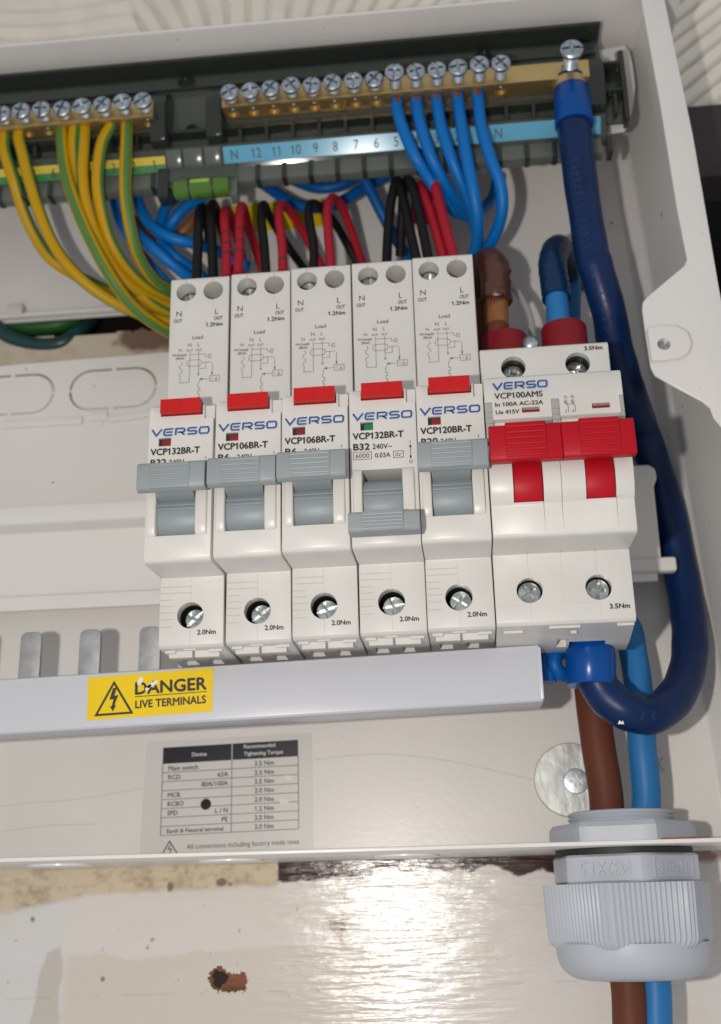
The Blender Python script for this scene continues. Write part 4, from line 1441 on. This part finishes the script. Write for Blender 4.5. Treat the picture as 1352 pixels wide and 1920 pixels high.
NX0, NX1 = at(437, 215, -36)[0], at(940, 178, -36)[0]
nxs = [NX0 + (NX1 - NX0) * k / 13 for k in range(14)]
EX0, EX1 = at(15, 258, -36)[0], at(277, 237, -36)[0]
epitch = (EX1 - EX0) / 7
exs = [EX0 + epitch * k for k in range(-7, 8)]
nb = bar('terminal_bar', 10.6, 131.5, 166.0, nxs, 'longer brass bar with blue wires, above the light blue numbered strip', 125.3)
eb = bar('terminal_bar', -170, -12.8, 164.9, exs, 'brass bar holding the yellow and green wires, above the striped strip')
base = None
for t, xs, z0, prot, angs in ((nb, nxs, 166.0, [4.2] * 8 + [6.6] * 6, [.5, .2, .9, 2.2, 1.4, 1.0, 1.6, .8, 1.45, 1.9, 1.7, .1, 2.3, 2.2]), (eb, exs[4:], 164.9, [4.4] * 11, [.3, .8, .2, 1.5, 1.3, 1.5, 1.2, .4, .9, .3, .6])):
    for x, p, a in zip(xs, prot, angs):
        org = (x, z0 + 3.1, -33 + p + random.uniform(-.7, .7))
        if base is None:
            base = pan_screw(3.1, 1.9, 5.9, t, org)
            b_org, b_root, s_ = org, t['_o'], base
        else:
            s_ = share(base, 'screw', t)
        b_ = (b_org[0] - b_root[0], b_org[1] - b_root[1], b_org[2] - b_root[2])
        ca, sa = math.cos(a), math.sin(a)
        rx_, rz_ = b_[0] * ca - b_[1] * sa, b_[0] * sa + b_[1] * ca
        ro = t['_o']
        s_.rotation_euler = (0, -a, 0)
        s_.location = W(org[0] - ro[0] - rx_, org[1] - ro[1] - rz_, org[2] - ro[2] - b_[2])
tip = None
for t, xs, z0, free in ((nb, nxs, 166.0, (0, 1, 2, 3, 4, 5, 6, 7, 13)), (eb, exs[4:], 164.9, (0, 1, 2, 5, 10))):
    for k in free:
        if tip is None:
            m = MB()
            m.lathe([(.01, -1.3), (.7, -1.15), (1.2, -.5), (1.3, .3), (1.0, 1.6)], (xs[k], z0 + 1.5, -36.1), 'z', 14)
            tip = m.build('screw_tip', 'zinc', t, smooth=60)
            tx, tz = xs[k], z0
        else:
            a_, b_ = t['_o'], nb['_o']
            share(tip, 'screw_tip', t, (xs[k] - tx - (a_[0] - b_[0]), z0 - tz - (a_[1] - b_[1]), -(a_[2] - b_[2])))
mj = pan_screw(3.6, 2.3, 8.5, nb, (125.3, 169.6, -23.6))
mj.name = 'clamp_screw'
m = MB()
m.lathe([(4.55, -1.2), (5.6, -1.2), (5.6, 1.5), (4.55, 1.5), (4.55, -1.2)], (125.3, 165.2, -36.8), 'z', 28, cap=False)
m.build('collar', 'brass', nb)


# ------------------------------------------------------------------ wires
def wire(pts, r, material, label, cat='wire', group=None, name='wire', n=12, k=7, m2=None, roll=0.0, stripe=5):
    P = smoothpath(pts, k)
    o_ = tuple(float(q) for q in P[0])
    m = MB()
    if m2:
        m.tube(P, r, 24, mfun=lambda q: 1 if (q % 24) < stripe or 12 <= (q % 24) < 12 + stripe else 0, roll=roll)
    else:
        m.tube(P, r, n)
    o = m.build(name, [material] + ([m2] if m2 else []), None, org=o_, smooth=60)
    tag(o, label, cat, group)
    return o


def bare_end(o, x, z, h, m_='copper', r=1.3, l=4.0):
    m = MB()
    m.lathe([(r, 0), (r, l)], (x, z, h), 'z', 10)
    return m.build('bare_end', m_, o)


EW = [
    ([(8, 262, -37), (9, 285, -37.5), (25, 335, -40), (42, 390, -46), (64, 440, -52), (92, 482, -58), (135, 512, -63), (185, 537, -67), (250, 562, -70), (335, 590, -72)], 1.2, 'yellow and green wire that enters the bar leftmost of all in view'),
    ([(36, 262, -37), (43, 290, -37.5), (54, 335, -39), (72, 392, -42), (96, 450, -46), (130, 500, -50), (180, 545, -55), (250, 584, -62), (345, 612, -72)], .9, 'yellow and green wire beside the 7 on the striped strip, sweeping lowest at the opening'),
    ([(116, 246, -37), (117, 275, -37), (124, 325, -37.5), (142, 385, -39), (170, 450, -42), (205, 515, -47), (245, 570, -54), (290, 607, -61), (350, 640, -72)], 2.7, 'yellow and green wire just past the 6, crossing in front of the others'),
    ([(139, 250, -37), (138, 280, -38), (144, 340, -41), (165, 405, -46), (200, 472, -52), (240, 528, -58), (290, 574, -65), (350, 604, -74)], 1.3, 'yellow and green wire squeezed in behind the one crossing in front'),
    ([(159, 246, -37), (157, 280, -37), (155, 325, -38), (162, 385, -41), (182, 445, -46), (215, 505, -53), (265, 550, -61), (350, 590, -74)], 3.6, 'yellow and green wire with a broad yellow face beside the 4'),
    ([(206, 240, -37), (193, 265, -37), (186, 300, -37.5), (183, 345, -39), (191, 400, -43), (208, 455, -48), (240, 505, -55), (285, 545, -63), (350, 575, -74)], 1.15, 'yellow and green wire kinked at the bar, covering the 3'),
    ([(238, 238, -37), (237, 270, -37), (235, 320, -38), (236, 370, -41), (245, 430, -46), (262, 485, -53), (295, 530, -62), (350, 558, -74)], 1.9, 'yellow and green wire nearest the 1 at the end of the earth bar'),
]
for pts, roll, lab in EW:
    q = at(*pts[0])
    P = [(q[0], 166.5, -37)] + px(pts)
    o = wire(P, 2.05, 'wire_yellow', lab, 'earth wire', 'yellow and green earth wires', m2='wire_green', roll=roll)
for x in (nxs[8], nxs[9], nxs[10], nxs[11], nxs[12]):
    pass
NW = [
    ([(745, 205, -37), (756, 243, -37), (778, 293, -39), (803, 333, -44), (835, 380, -50), (868, 403, -58), (900, 395, -66), (925, 368, -72), (933, 330, -76)], 'blue wire over the 5 on the strip, looping round behind its neighbours'),
    ([(782, 200, -37), (790, 240, -37), (806, 288, -39), (828, 332, -44), (856, 378, -52), (884, 410, -60), (895, 450, -66), (880, 500, -70)], 'blue wire next to the one that loops behind, passing the highest red lead'),
    ([(820, 197, -37), (828, 240, -37), (843, 288, -38), (862, 333, -42), (880, 378, -48), (893, 425, -54), (896, 462, -60), (884, 510, -66)], 'blue wire in the middle of the five, slanting behind the straightest one'),
    ([(859, 188, -37), (866, 240, -36.5), (876, 300, -37), (888, 360, -40), (895, 410, -45), (893, 455, -52), (880, 505, -60)], 'blue wire in front that hangs nearly straight down to the last white breaker'),
    ([(897, 190, -37), (903, 240, -36.5), (920, 297, -37), (938, 345, -40), (942, 390, -44), (932, 432, -50), (910, 472, -57), (890, 510, -64)], 'blue wire bowing out beside the N at the end of the strip'),
]
for pts, lab in NW:
    q = at(*pts[0])
    o = wire([(q[0], 167, -37)] + px(pts), 2.0, 'wire_blue', lab, 'neutral wire', 'blue wires in the neutral bar')
    bare_end(o, q[0], 163.8, -36.4, r=1.5, l=3)
    m = MB()
BW = [
    ([(668, 300, -60), (676, 322, -60), (692, 352, -62), (712, 392, -65), (732, 430, -69), (755, 468, -74), (775, 500, -79)], 'blue wire slanting down behind the holder beside the black loops'),
    ([(430, 322, -72), (458, 330, -72), (530, 332, -70), (592, 352, -68), (640, 346, -68), (682, 323, -70), (722, 314, -73), (800, 302, -76)], 'blue wire running along just under the holder behind the leads'),
    ([(462, 322, -72), (486, 340, -71), (518, 362, -69), (552, 382, -68), (592, 390, -68), (635, 380, -69), (684, 352, -71), (730, 328, -73), (800, 310, -77)], 'blue wire dipping in front of the yellow sticker behind the red leads'),
    ([(262, 310, -58), (258, 345, -57), (260, 380, -56), (282, 422, -54), (322, 446, -53), (365, 457, -56), (410, 472, -62), (465, 500, -70)], 'blue wire curling from the earth bar end to behind the first black lead'),
    ([(215, 330, -60), (240, 405, -58), (252, 433, -56), (291, 469, -54), (345, 513, -60), (380, 540, -70)], 'blue wire slanting behind the last earth wire towards the first breaker'),
    ([(204, 330, -66), (212, 372, -66), (222, 410, -66), (245, 450, -66), (286, 500, -66), (330, 545, -72)], 'thin blue wire showing between the last two earth wires'),
    ([(350, 362, -62), (335, 366, -61), (312, 386, -60), (302, 422, -60), (306, 455, -60), (330, 482, -60), (366, 508, -66), (390, 530, -72)], 'blue wire arching below the green level vial'),
    ([(380, 374, -58), (368, 378, -57), (348, 388, -56), (324, 416, -57), (312, 445, -62), (306, 480, -70)], 'short blue wire bending away under the green level vial'),
]
for pts, lab in BW:
    wire(px(pts), 2.0 if 'thin' not in lab else 1.6, 'wire_blue' if pts[0][0] < 400 else 'wire_blue_deep', lab, 'blue wire', 'blue wires running behind the leads')
wire(px([(240, 405, -68), (258, 420, -68), (280, 442, -68), (310, 455, -68), (345, 432, -66), (366, 408, -66), (385, 400, -70)]), 2.0, 'wire_amber', 'brownish orange wire half hidden among the blue wires', 'wire')

LD = [
    ('wire_black', [(369, 530, -40), (371, 460, -42), (373, 405, -46), (380, 390, -53), (388, 420, -62), (396, 470, -68), (402, 520, -74)], 'black lead leftmost of all, above the raised VCP132BR-T breaker'),
    ('wire_black', [(400, 528, -40), (398, 470, -42), (395, 402, -46), (400, 383, -52), (411, 410, -60), (424, 460, -67), (436, 520, -74)], 'black lead standing against the first red lead'),
    ('wire_red', [(424, 520, -38), (425, 465, -40), (421, 412, -44), (424, 395, -50), (436, 412, -58), (448, 455, -66), (460, 510, -74)], 'red lead with black marks nearest to the black pair'),
    ('wire_red', [(446, 516, -38), (449, 460, -40), (450, 405, -44), (455, 388, -50), (466, 425, -58), (479, 465, -66), (492, 505, -74)], 'red lead with black marks between another red lead and a black one'),
    ('wire_black', [(499, 515, -40), (496, 465, -42), (490, 405, -46), (495, 384, -52), (509, 412, -60), (541, 464, -68), (575, 510, -76)], 'black lead crossing behind the single red lead over the second breaker'),
    ('wire_red', [(530, 510, -38), (529, 460, -40), (523, 405, -44), (530, 384, -50), (550, 405, -58), (574, 445, -66), (608, 510, -76)], 'red lead with one black mark, crossing behind a black lead'),
    ('wire_black', [(588, 508, -40), (588, 460, -42), (579, 402, -46), (584, 382, -52), (602, 390, -58), (632, 425, -66), (676, 505, -76)], 'black lead arching towards the tallest thin red loop'),
    ('wire_red', [(621, 505, -38), (616, 445, -40), (614, 392, -44), (624, 371, -50), (641, 388, -57), (656, 425, -64), (684, 505, -76)], 'red lead making a tall open loop above the third breaker'),
    ('wire_black', [(725, 495, -50), (729, 415, -50), (737, 360, -50), (745, 339, -50), (756, 372, -48), (766, 420, -45), (784, 500, -40)], 'black lead making a tall open loop above the switched down breaker'),
    ('wire_black', [(750, 480, -66), (754, 400, -60), (757, 350, -54), (765, 338, -48), (774, 352, -46), (786, 400, -44), (805, 495, -40)], 'black lead squeezed beside the two thick red leads'),
    ('wire_red', [(778, 420, -62), (782, 360, -56), (789, 350, -50), (797, 372, -47), (812, 412, -45), (835, 495, -40)], 'thick red lead behind the highest one, touching the black lead'),
    ('wire_red', [(800, 420, -64), (804, 350, -56), (812, 326, -48), (817, 352, -45), (831, 410, -42), (853, 490, -38)], 'highest thick red lead, against the blue neutral wires'),
]
for i, (mt, pts, lab) in enumerate(LD):
    r = 1.65 if i < 4 else 1.5 if i < 8 else 1.65
    if i >= 10: r = 1.8
    o = wire(px(pts), r, mt, lab, 'red lead' if 'red' in mt else 'black lead', 'black and red leads looping up behind the breakers')
    if i in (2, 3, 5):
        P = smoothpath(px(pts), 12)
        for j in ((9, 13, 17) if i != 5 else (5,)):
            a, b = np.array(P[j]), np.array(P[j + 1])
            d = (b - a) / np.linalg.norm(b - a)
            m = MB()
            m.tube([a - d * .35, a + d * .35], r + .04, 14, cap=False)
            m.build('printed_mark', 'ink_black', o, fix=False)

# ------------------------------------------------------------------ the thick blue link
P = smoothpath([(125.3, 168, -36.8), (125.3, 164, -36.8)] + px([(1072, 210, -36.8), (1079, 260, -36.8), (1092, 362, -36.5), (1108, 466, -36), (1118, 505, -36), (1141, 583, -41), (1153, 649, -48), (1170, 706, -55), (1184, 748, -60), (1205, 810, -73), (1230, 880, -78), (1250, 945, -79), (1274, 1060, -79), (1288, 1140, -76), (1294, 1200, -70), (1288, 1258, -62), (1264, 1310, -52), (1222, 1340, -44), (1178, 1334, -40), (1140, 1308, -40), (1117, 1272, -40), (1107, 1235, -40), (1106, 1200, -40), (1105, 1190, -40)]), 8)
bl_ = MB()
bl_.tube(P, [5.35 + .10 * math.sin(i * .31) + .07 * math.sin(i * .83 + 1) for i in range(len(P))], 28)
big = bl_.build('link_cable', 'cable_navy', None, org=tuple(P[16]), smooth=60)
tag(big, 'thick navy blue cable curving down from the neutral bar to under the main switch', 'cable')
m = MB()
q0, q1 = np.array(at(1071, 168, -36.8)), np.array(at(1077, 236, -36.8))
m.tube([q0 + (q1 - q0) * t for t in (0, .03, .5, .97, 1)], [5.4, 5.8, 6.1, 6.3, 6.1], 28)
m.build('blue_sleeve', 'sleeve_blue', big, smooth=60)
m = MB()
q0, q1 = np.array(at(1109, 1286, -40)), np.array(at(1106, 1203, -40))
m.tube([q0 + (q1 - q0) * t for t in (0, .02, .7, .9, 1)], [6.6, 6.8, 6.9, 6.5, 5.9], 32)
m.build('blue_sleeve', 'sleeve_blue', big, smooth=50)
m = MB()
q = at(1069, 160, -36.8)
m.lathe([(4.2, -1), (4.2, 6)], (125.3, q[1] - 1, -36.8), 'z', 20)
m.build('copper_core', 'copper', big)


def print_on_cable(mb, s, P, i0, step, r, cap, side=0.0):
    """letters laid one by one up the cable, standing on its surface and turned to the room"""
    Pn = [np.array(p) for p in P][::-1]
    L = np.cumsum([0] + [np.linalg.norm(Pn[i + 1] - Pn[i]) for i in range(len(Pn) - 1)])
    d0 = L[len(Pn) - 1 - i0]
    hv, _ = glyphs('H', 0.0)
    k = cap / (hv[:, 1].max() - hv[:, 1].min())
    for ch in s:
        if ch != ' ':
            v, f = layout(ch)
            j = min(max(int(np.searchsorted(L, d0)) - 1, 1), len(Pn) - 2)
            T = Pn[j + 1] - Pn[j - 1]
            T = T / np.linalg.norm(T)
            c_ = Pn[j] + (Pn[j + 1] - Pn[j]) * (d0 - L[j]) / max(1e-6, L[j + 1] - L[j])
            N = np.array([math.sin(side), 0, math.cos(side)])
            N = N - T * (N @ T)
            N /= np.linalg.norm(N)
            B = np.cross(N, T)
            a = (v[:, 0] - v[:, 0].mean()) * k
            b = (v[:, 1] - .35) * k
            X = c_ + N * (r + .06) + np.outer(a, T) + np.outer(b, B) - np.outer((b / r) ** 2 * r / 2, N)
            mb.add(X.tolist(), f)
        d0 += step
    return mb


m = MB()
print_on_cable(m, 'C  CABLE 20101010101572452', P, 64, 2.45, 5.35, 2.1, -.35)
print_on_cable(m, 'IEC 02(RV) 20mm2', P, 158, 2.7, 5.35, 2.1, -.45)
m.build('cable_print', 'cable_print', big, smooth=0, fix=False)
m = MB()
q = at(1164, 1354, -35.4)
m.prism([(q[0] - .9, q[1] - .5), (q[0] + .8, q[1] - .6), (q[0] + .5, q[1] + .4), (q[0] + .1, q[1] - .1), (q[0] - .3, q[1] + .5)], -35.5, -35.0)
m.build('chip', 'scratch_white', big, smooth=0)
m = MB()
m.tube(smoothpath(px([(1058, 1222, -46), (1044, 1226, -44), (1040, 1245, -43), (1050, 1262, -44), (1070, 1266, -46)]), 6), 2.1, 14)
o = m.build('blue_shroud', 'wire_blue_deep', None, org=at(1046, 1240, -44))
tag(o, 'small dark blue shroud between the white cover end and the blue sleeve', 'shroud')
m = MB()
q = at(1022, 1240, -46)
m.lathe([(2.8, -6), (3.2, -5), (3.2, 5), (2.8, 6)], q, 'z', 18)
m.build('peg', 'wire_blue_deep', o)

# ------------------------------------------------------------------ supply tails
BR = px([(1186, 1990, -60), (1183, 1925, -60), (1178, 1840, -60)]) + [(118.5, -95, -60), (117.6, -75, -60)] + px([(1137, 1500, -61), (1122, 1400, -61), (1110, 1310, -62), (1103, 1240, -65), (1098, 1180, -70)]) + [(110, 0, -79), (106, 40, -80), (99, 72, -79), (93.5, 92, -72)] + px([(902, 525, -60), (914, 492, -51), (927, 505, -44), (930, 550, -41), (931, 640, -40)])
P2 = smoothpath(BR, 8)
m = MB()
m.tube(P2, [4.85 if i < 96 else 3.6 for i in range(len(P2))], 22)
br = m.build('supply_cable', 'wire_brown', None, org=tuple(P2[30]), smooth=60)
tag(br, 'brown supply cable rising out of the grey gland', 'cable', )
m = MB()
q0, q1 = at(930, 556, -41), at(932, 612, -40)
m.tube([q0, q1], 3.7, 20)
m.build('inner_insulation', 'wire_amber', br)
tp = px([(898, 545, -64), (902, 520, -58), (914, 490, -51), (927, 505, -44), (930, 545, -41), (930, 566, -41)])
PT = smoothpath(tp, 8)
m = MB()
m.tube(PT, [4.75 + .25 * math.sin(i * .35) for i in range(len(PT))], 18)
m.v = [tuple(np.array(v) + rng.normal(0, .22, 3)) for v in m.v]
m.prism([at(u, v, -39)[:2] for u, v in ((930, 506), (944, 512), (952, 540), (946, 552), (942, 566), (930, 566))], -39.6, -38.9)
m.build('tape', 'tape_brown', br, smooth=35)
BL = px([(1235, 1990, -60), (1232, 1925, -60), (1229, 1840, -60)]) + [(126.6, -95, -60), (126.8, -75, -60)] + px([(1212, 1500, -61), (1204, 1400, -61), (1199, 1310, -62), (1188, 1230, -64), (1172, 1170, -68)]) + [(122, 0, -79), (121, 40, -80), (120.5, 75, -78)] + px([(1070, 560, -70), (1064, 495, -62), (1046, 465, -52), (1036, 492, -45), (1042, 545, -41), (1050, 640, -40)])
P3 = smoothpath(BL, 8)
m = MB()
m.tube(P3, [4.1 if i < 96 else 3.5 for i in range(len(P3))], 22)
bl2 = m.build('supply_cable', 'cable_sky', None, org=tuple(P3[30]), smooth=60)
tag(bl2, 'light blue supply cable beside the brown one in the grey gland', 'cable')
m = MB()
tp = px([(1066, 520, -66), (1062, 492, -61), (1046, 466, -52), (1036, 492, -45), (1040, 530, -42), (1044, 560, -41)])
PT = smoothpath(tp, 8)
m.tube(PT, [3.9 + .6 * min(1, i / 12) + .12 * math.sin(i * 2.1) for i in range(len(PT))], 20)
m.build('tape', 'tape_navy', bl2, smooth=60)

sd = thing('terminal_shroud', (108, 62, -40), 'dark red twin collar round the two cables entering the main switch', 'shroud')
for x, z1 in ((98.6, 77.5), (116.6, 79.5)):
    m = MB()
    m.lathe([(6.6, 0), (6.9, .5), (6.9, z1 - 61), (6.6, z1 - 60.4), (4.5, z1 - 60.4)], (x, 60.5, -40), 'z', 32)
    m.build('collar', 'shroud_red', sd)
m = MB()
m.box(103.5, 112, 60.5, 67.5, -41, -35)
m.build('link', 'shroud_red', sd, bevel=.5)
q = at(995, 640, -33)
m = MB()
m.lathe([(2.7, -2), (2.7, -.6), (2.2, .3), (1.0, .8), (.01, .9)], (q[0], q[1], -34), n=20)
m.build('screw', 'zinc', sd)
m = MB()
m.tube(smoothpath(px([(905, 515, -62), (946, 526, -58), (976, 556, -55), (994, 596, -53), (1000, 640, -52)]), 6), 1.2, 10)
m2_ = m
o = m.build('clear_tie', 'clear_plastic', None, org=at(972, 560, -55))
tag(o, 'clear plastic tie curving behind the taped brown cable', 'cable tie')

# wires in the opening of the back panel
wire(px([(-40, 560, -84), (0, 617, -86), (30, 636, -87), (75, 647, -88), (115, 643, -88), (145, 625, -90), (168, 603, -95), (184, 588, -104), (196, 578, -120)]), 2.7, 'wire_teal', 'dark teal wire sagging through the opening in the back panel', 'wire')
wire(px([(-60, 608, -92), (0, 606, -92), (60, 612, -93), (110, 608, -94), (150, 596, -97), (190, 580, -100)]), 3.4, 'wire_darkgreen', 'dark green wire lying deep in the opening of the back panel', 'wire', m2='wire_yellow', roll=2.6, stripe=2)

# yellow notice on the back panel behind the leads
m = MB()
m.prism([at(u, v, HB + .1)[:2] for u, v in ((398, 388), (606, 372), (608, 424), (400, 440))], HB + .02, HB + .1)
tag(m.build('notice', 'sticker_yellow', None, org=at(500, 405, HB), smooth=0), 'yellow sticker on the back panel behind the red and black leads', 'sticker')

# ------------------------------------------------------------------ cable gland
GX, GH = 122.0, -58.0
gl = thing('cable_gland', (GX, ZB, GH), 'big pale grey cable gland through the bottom edge of the box', 'cable gland')


def hexr(phi0, rnd):
    def f(a, t):
        x = (a - phi0) % (PI / 3)
        ap = math.cos(PI / 6) / math.cos(x - PI / 6)
        return min(ap, rnd)
    return f


V0 = math.radians(83)
m = MB()
m.lathe([(13.0, -70 - ZB), (14.4, -69.8 - ZB)] + [(14.5 if k % 2 else 13.9, -66.2 - ZB + .55 * k) for k in range(6)] + [(14.3, -62.9 - ZB), (13.6, -62.6 - ZB), (12.4, -62.6 - ZB), (12.2, -70 - ZB)], (GX, ZB, GH), 'z', 56, cap=False)
m.build('threaded_neck', 'gland_grey', gl, smooth=50)
m = MB()
m.lathe([(17.0, -71.4 - ZB), (20.3, -71.4 - ZB), (20.3, -67.2 - ZB), (19.2, -65.9 - ZB), (16.0, -65.7 - ZB), (14.4, -65.7 - ZB)], (GX, ZB, GH), 'z', 72, cap=False, rfun=hexr(math.radians(70), .985))
m.build('lock_nut', 'gland_grey', gl, smooth=25)
m = MB()
m.lathe([(14, -72.7 - ZB), (18.6, -72.7 - ZB), (18.6, -74.3 - ZB), (14, -74.3 - ZB)], (GX, ZB, GH), 'z', 48, cap=False)
m.build('gasket', 'dark_recess', gl)
m = MB()
m.lathe([(13, -74.3 - ZB), (20.0, -74.3 - ZB), (20.7, -74.9 - ZB), (20.7, -81.0 - ZB), (20.2, -81.5 - ZB), (13, -81.5 - ZB)], (GX, ZB, GH), 'z', 72, cap=False, rfun=hexr(V0, .99))
hb = m.build('hex_body', 'gland_grey', gl, smooth=25)


def emboss(mb, s, phi, ap, zc, cap, width, flip, border=False):
    cu = bpy.data.curves.new('t', 'FONT')
    cu.body, cu.size, cu.extrude, cu.resolution_u = s, 1, .05, 2
    o = bpy.data.objects.new('t', cu)
    C.objects.link(o)
    me = bpy.data.meshes.new_from_object(o.evaluated_get(bpy.context.evaluated_depsgraph_get()))
    v = np.array([tuple(a.co) for a in me.vertices])
    f = [tuple(p.vertices) for p in me.polygons]
    bpy.data.objects.remove(o)
    w = v[:, 0].max() - v[:, 0].min()
    a = (v[:, 0] - v[:, 0].min() - w / 2) / w * width * flip
    b = (v[:, 1] - .35) * cap / .7 * flip
    d = ap + v[:, 2] / .05 * .4
    if border:
        pass
    X = GX + d * math.cos(phi) + a * math.sin(phi)
    H = GH + d * math.sin(phi) - a * math.cos(phi)
    mb.add(np.stack([X, zc + b, H], 1).tolist(), f)


AP = 20.7 * math.cos(PI / 6)
m = MB()
emboss(m, 'M32X1.5', V0 + PI / 6, AP + .02, -77.9, 3.6, 13.5, -1)
emboss(m, 'IP68', V0 - PI / 6, AP + .02, -77.9, 2.9, 9.4, -1)
for a0, a1, z0, z1 in ((-7.2, 7.2, -80.4, -80.0), (-7.2, 7.2, -75.7, -75.3), (-7.2, -6.8, -80.0, -75.7), (6.8, 7.2, -80.0, -75.7)):
    ph = V0 - PI / 6
    vs = []
    for d in (AP - .05, AP + .45):
        for z in (z0, z1):
            for a in (a0, a1):
                vs.append((GX + d * math.cos(ph) + a * math.sin(ph), z, GH + d * math.sin(ph) - a * math.cos(ph)))
    m.add(vs, [(0, 1, 3, 2), (5, 4, 6, 7), (4, 5, 1, 0), (2, 3, 7, 6), (4, 0, 2, 6), (1, 5, 7, 3)])
m.build('lettering', 'gland_grey', hb, smooth=0)
m = MB()
NR = 98


def capr(a, t):
    x = (a - math.radians(52)) % (PI / 3)
    d = abs(x - PI / 6)
    ap = math.cos(PI / 6) / math.cos(x - PI / 6)
    f = min(ap * 1.035, 1.0)
    flat = abs(((a - math.radians(8) + PI) % (2 * PI)) - PI) < .30
    if not flat and -97.2 < t + ZB < -81.5:
        f *= 1 + .0115 * math.cos(a * NR)
    return f


NP = 98 * 6
m.lathe([(20.5, -81.6 - ZB), (22.6, -81.6 - ZB), (22.75, -82.0 - ZB), (22.2, -95.6 - ZB), (21.4, -97.0 - ZB), (20.2, -98.0 - ZB)], (GX, ZB, GH), 'z', NP, cap=False, rfun=capr)
m.build('ribbed_nut', 'gland_grey', gl, smooth=30)
m = MB()
pr = [(20.3, -96.5 - ZB), (20.25, -99.0 - ZB)] + [(13.2 + 7.0 * math.cos(a), -99.2 - 6.6 * math.sin(a) - ZB) for a in np.linspace(.05, PI / 2, 12)] + [(10.5, -105.8 - ZB), (10.2, -104 - ZB), (.01, -103.6 - ZB)]
m.lathe(pr, (GX, ZB, GH), 'z', 64, cap=False)
m.build('domed_cap', 'gland_grey', gl, smooth=50)

for o in list(bpy.data.objects):
    if '_o' in o:
        del o['_o']
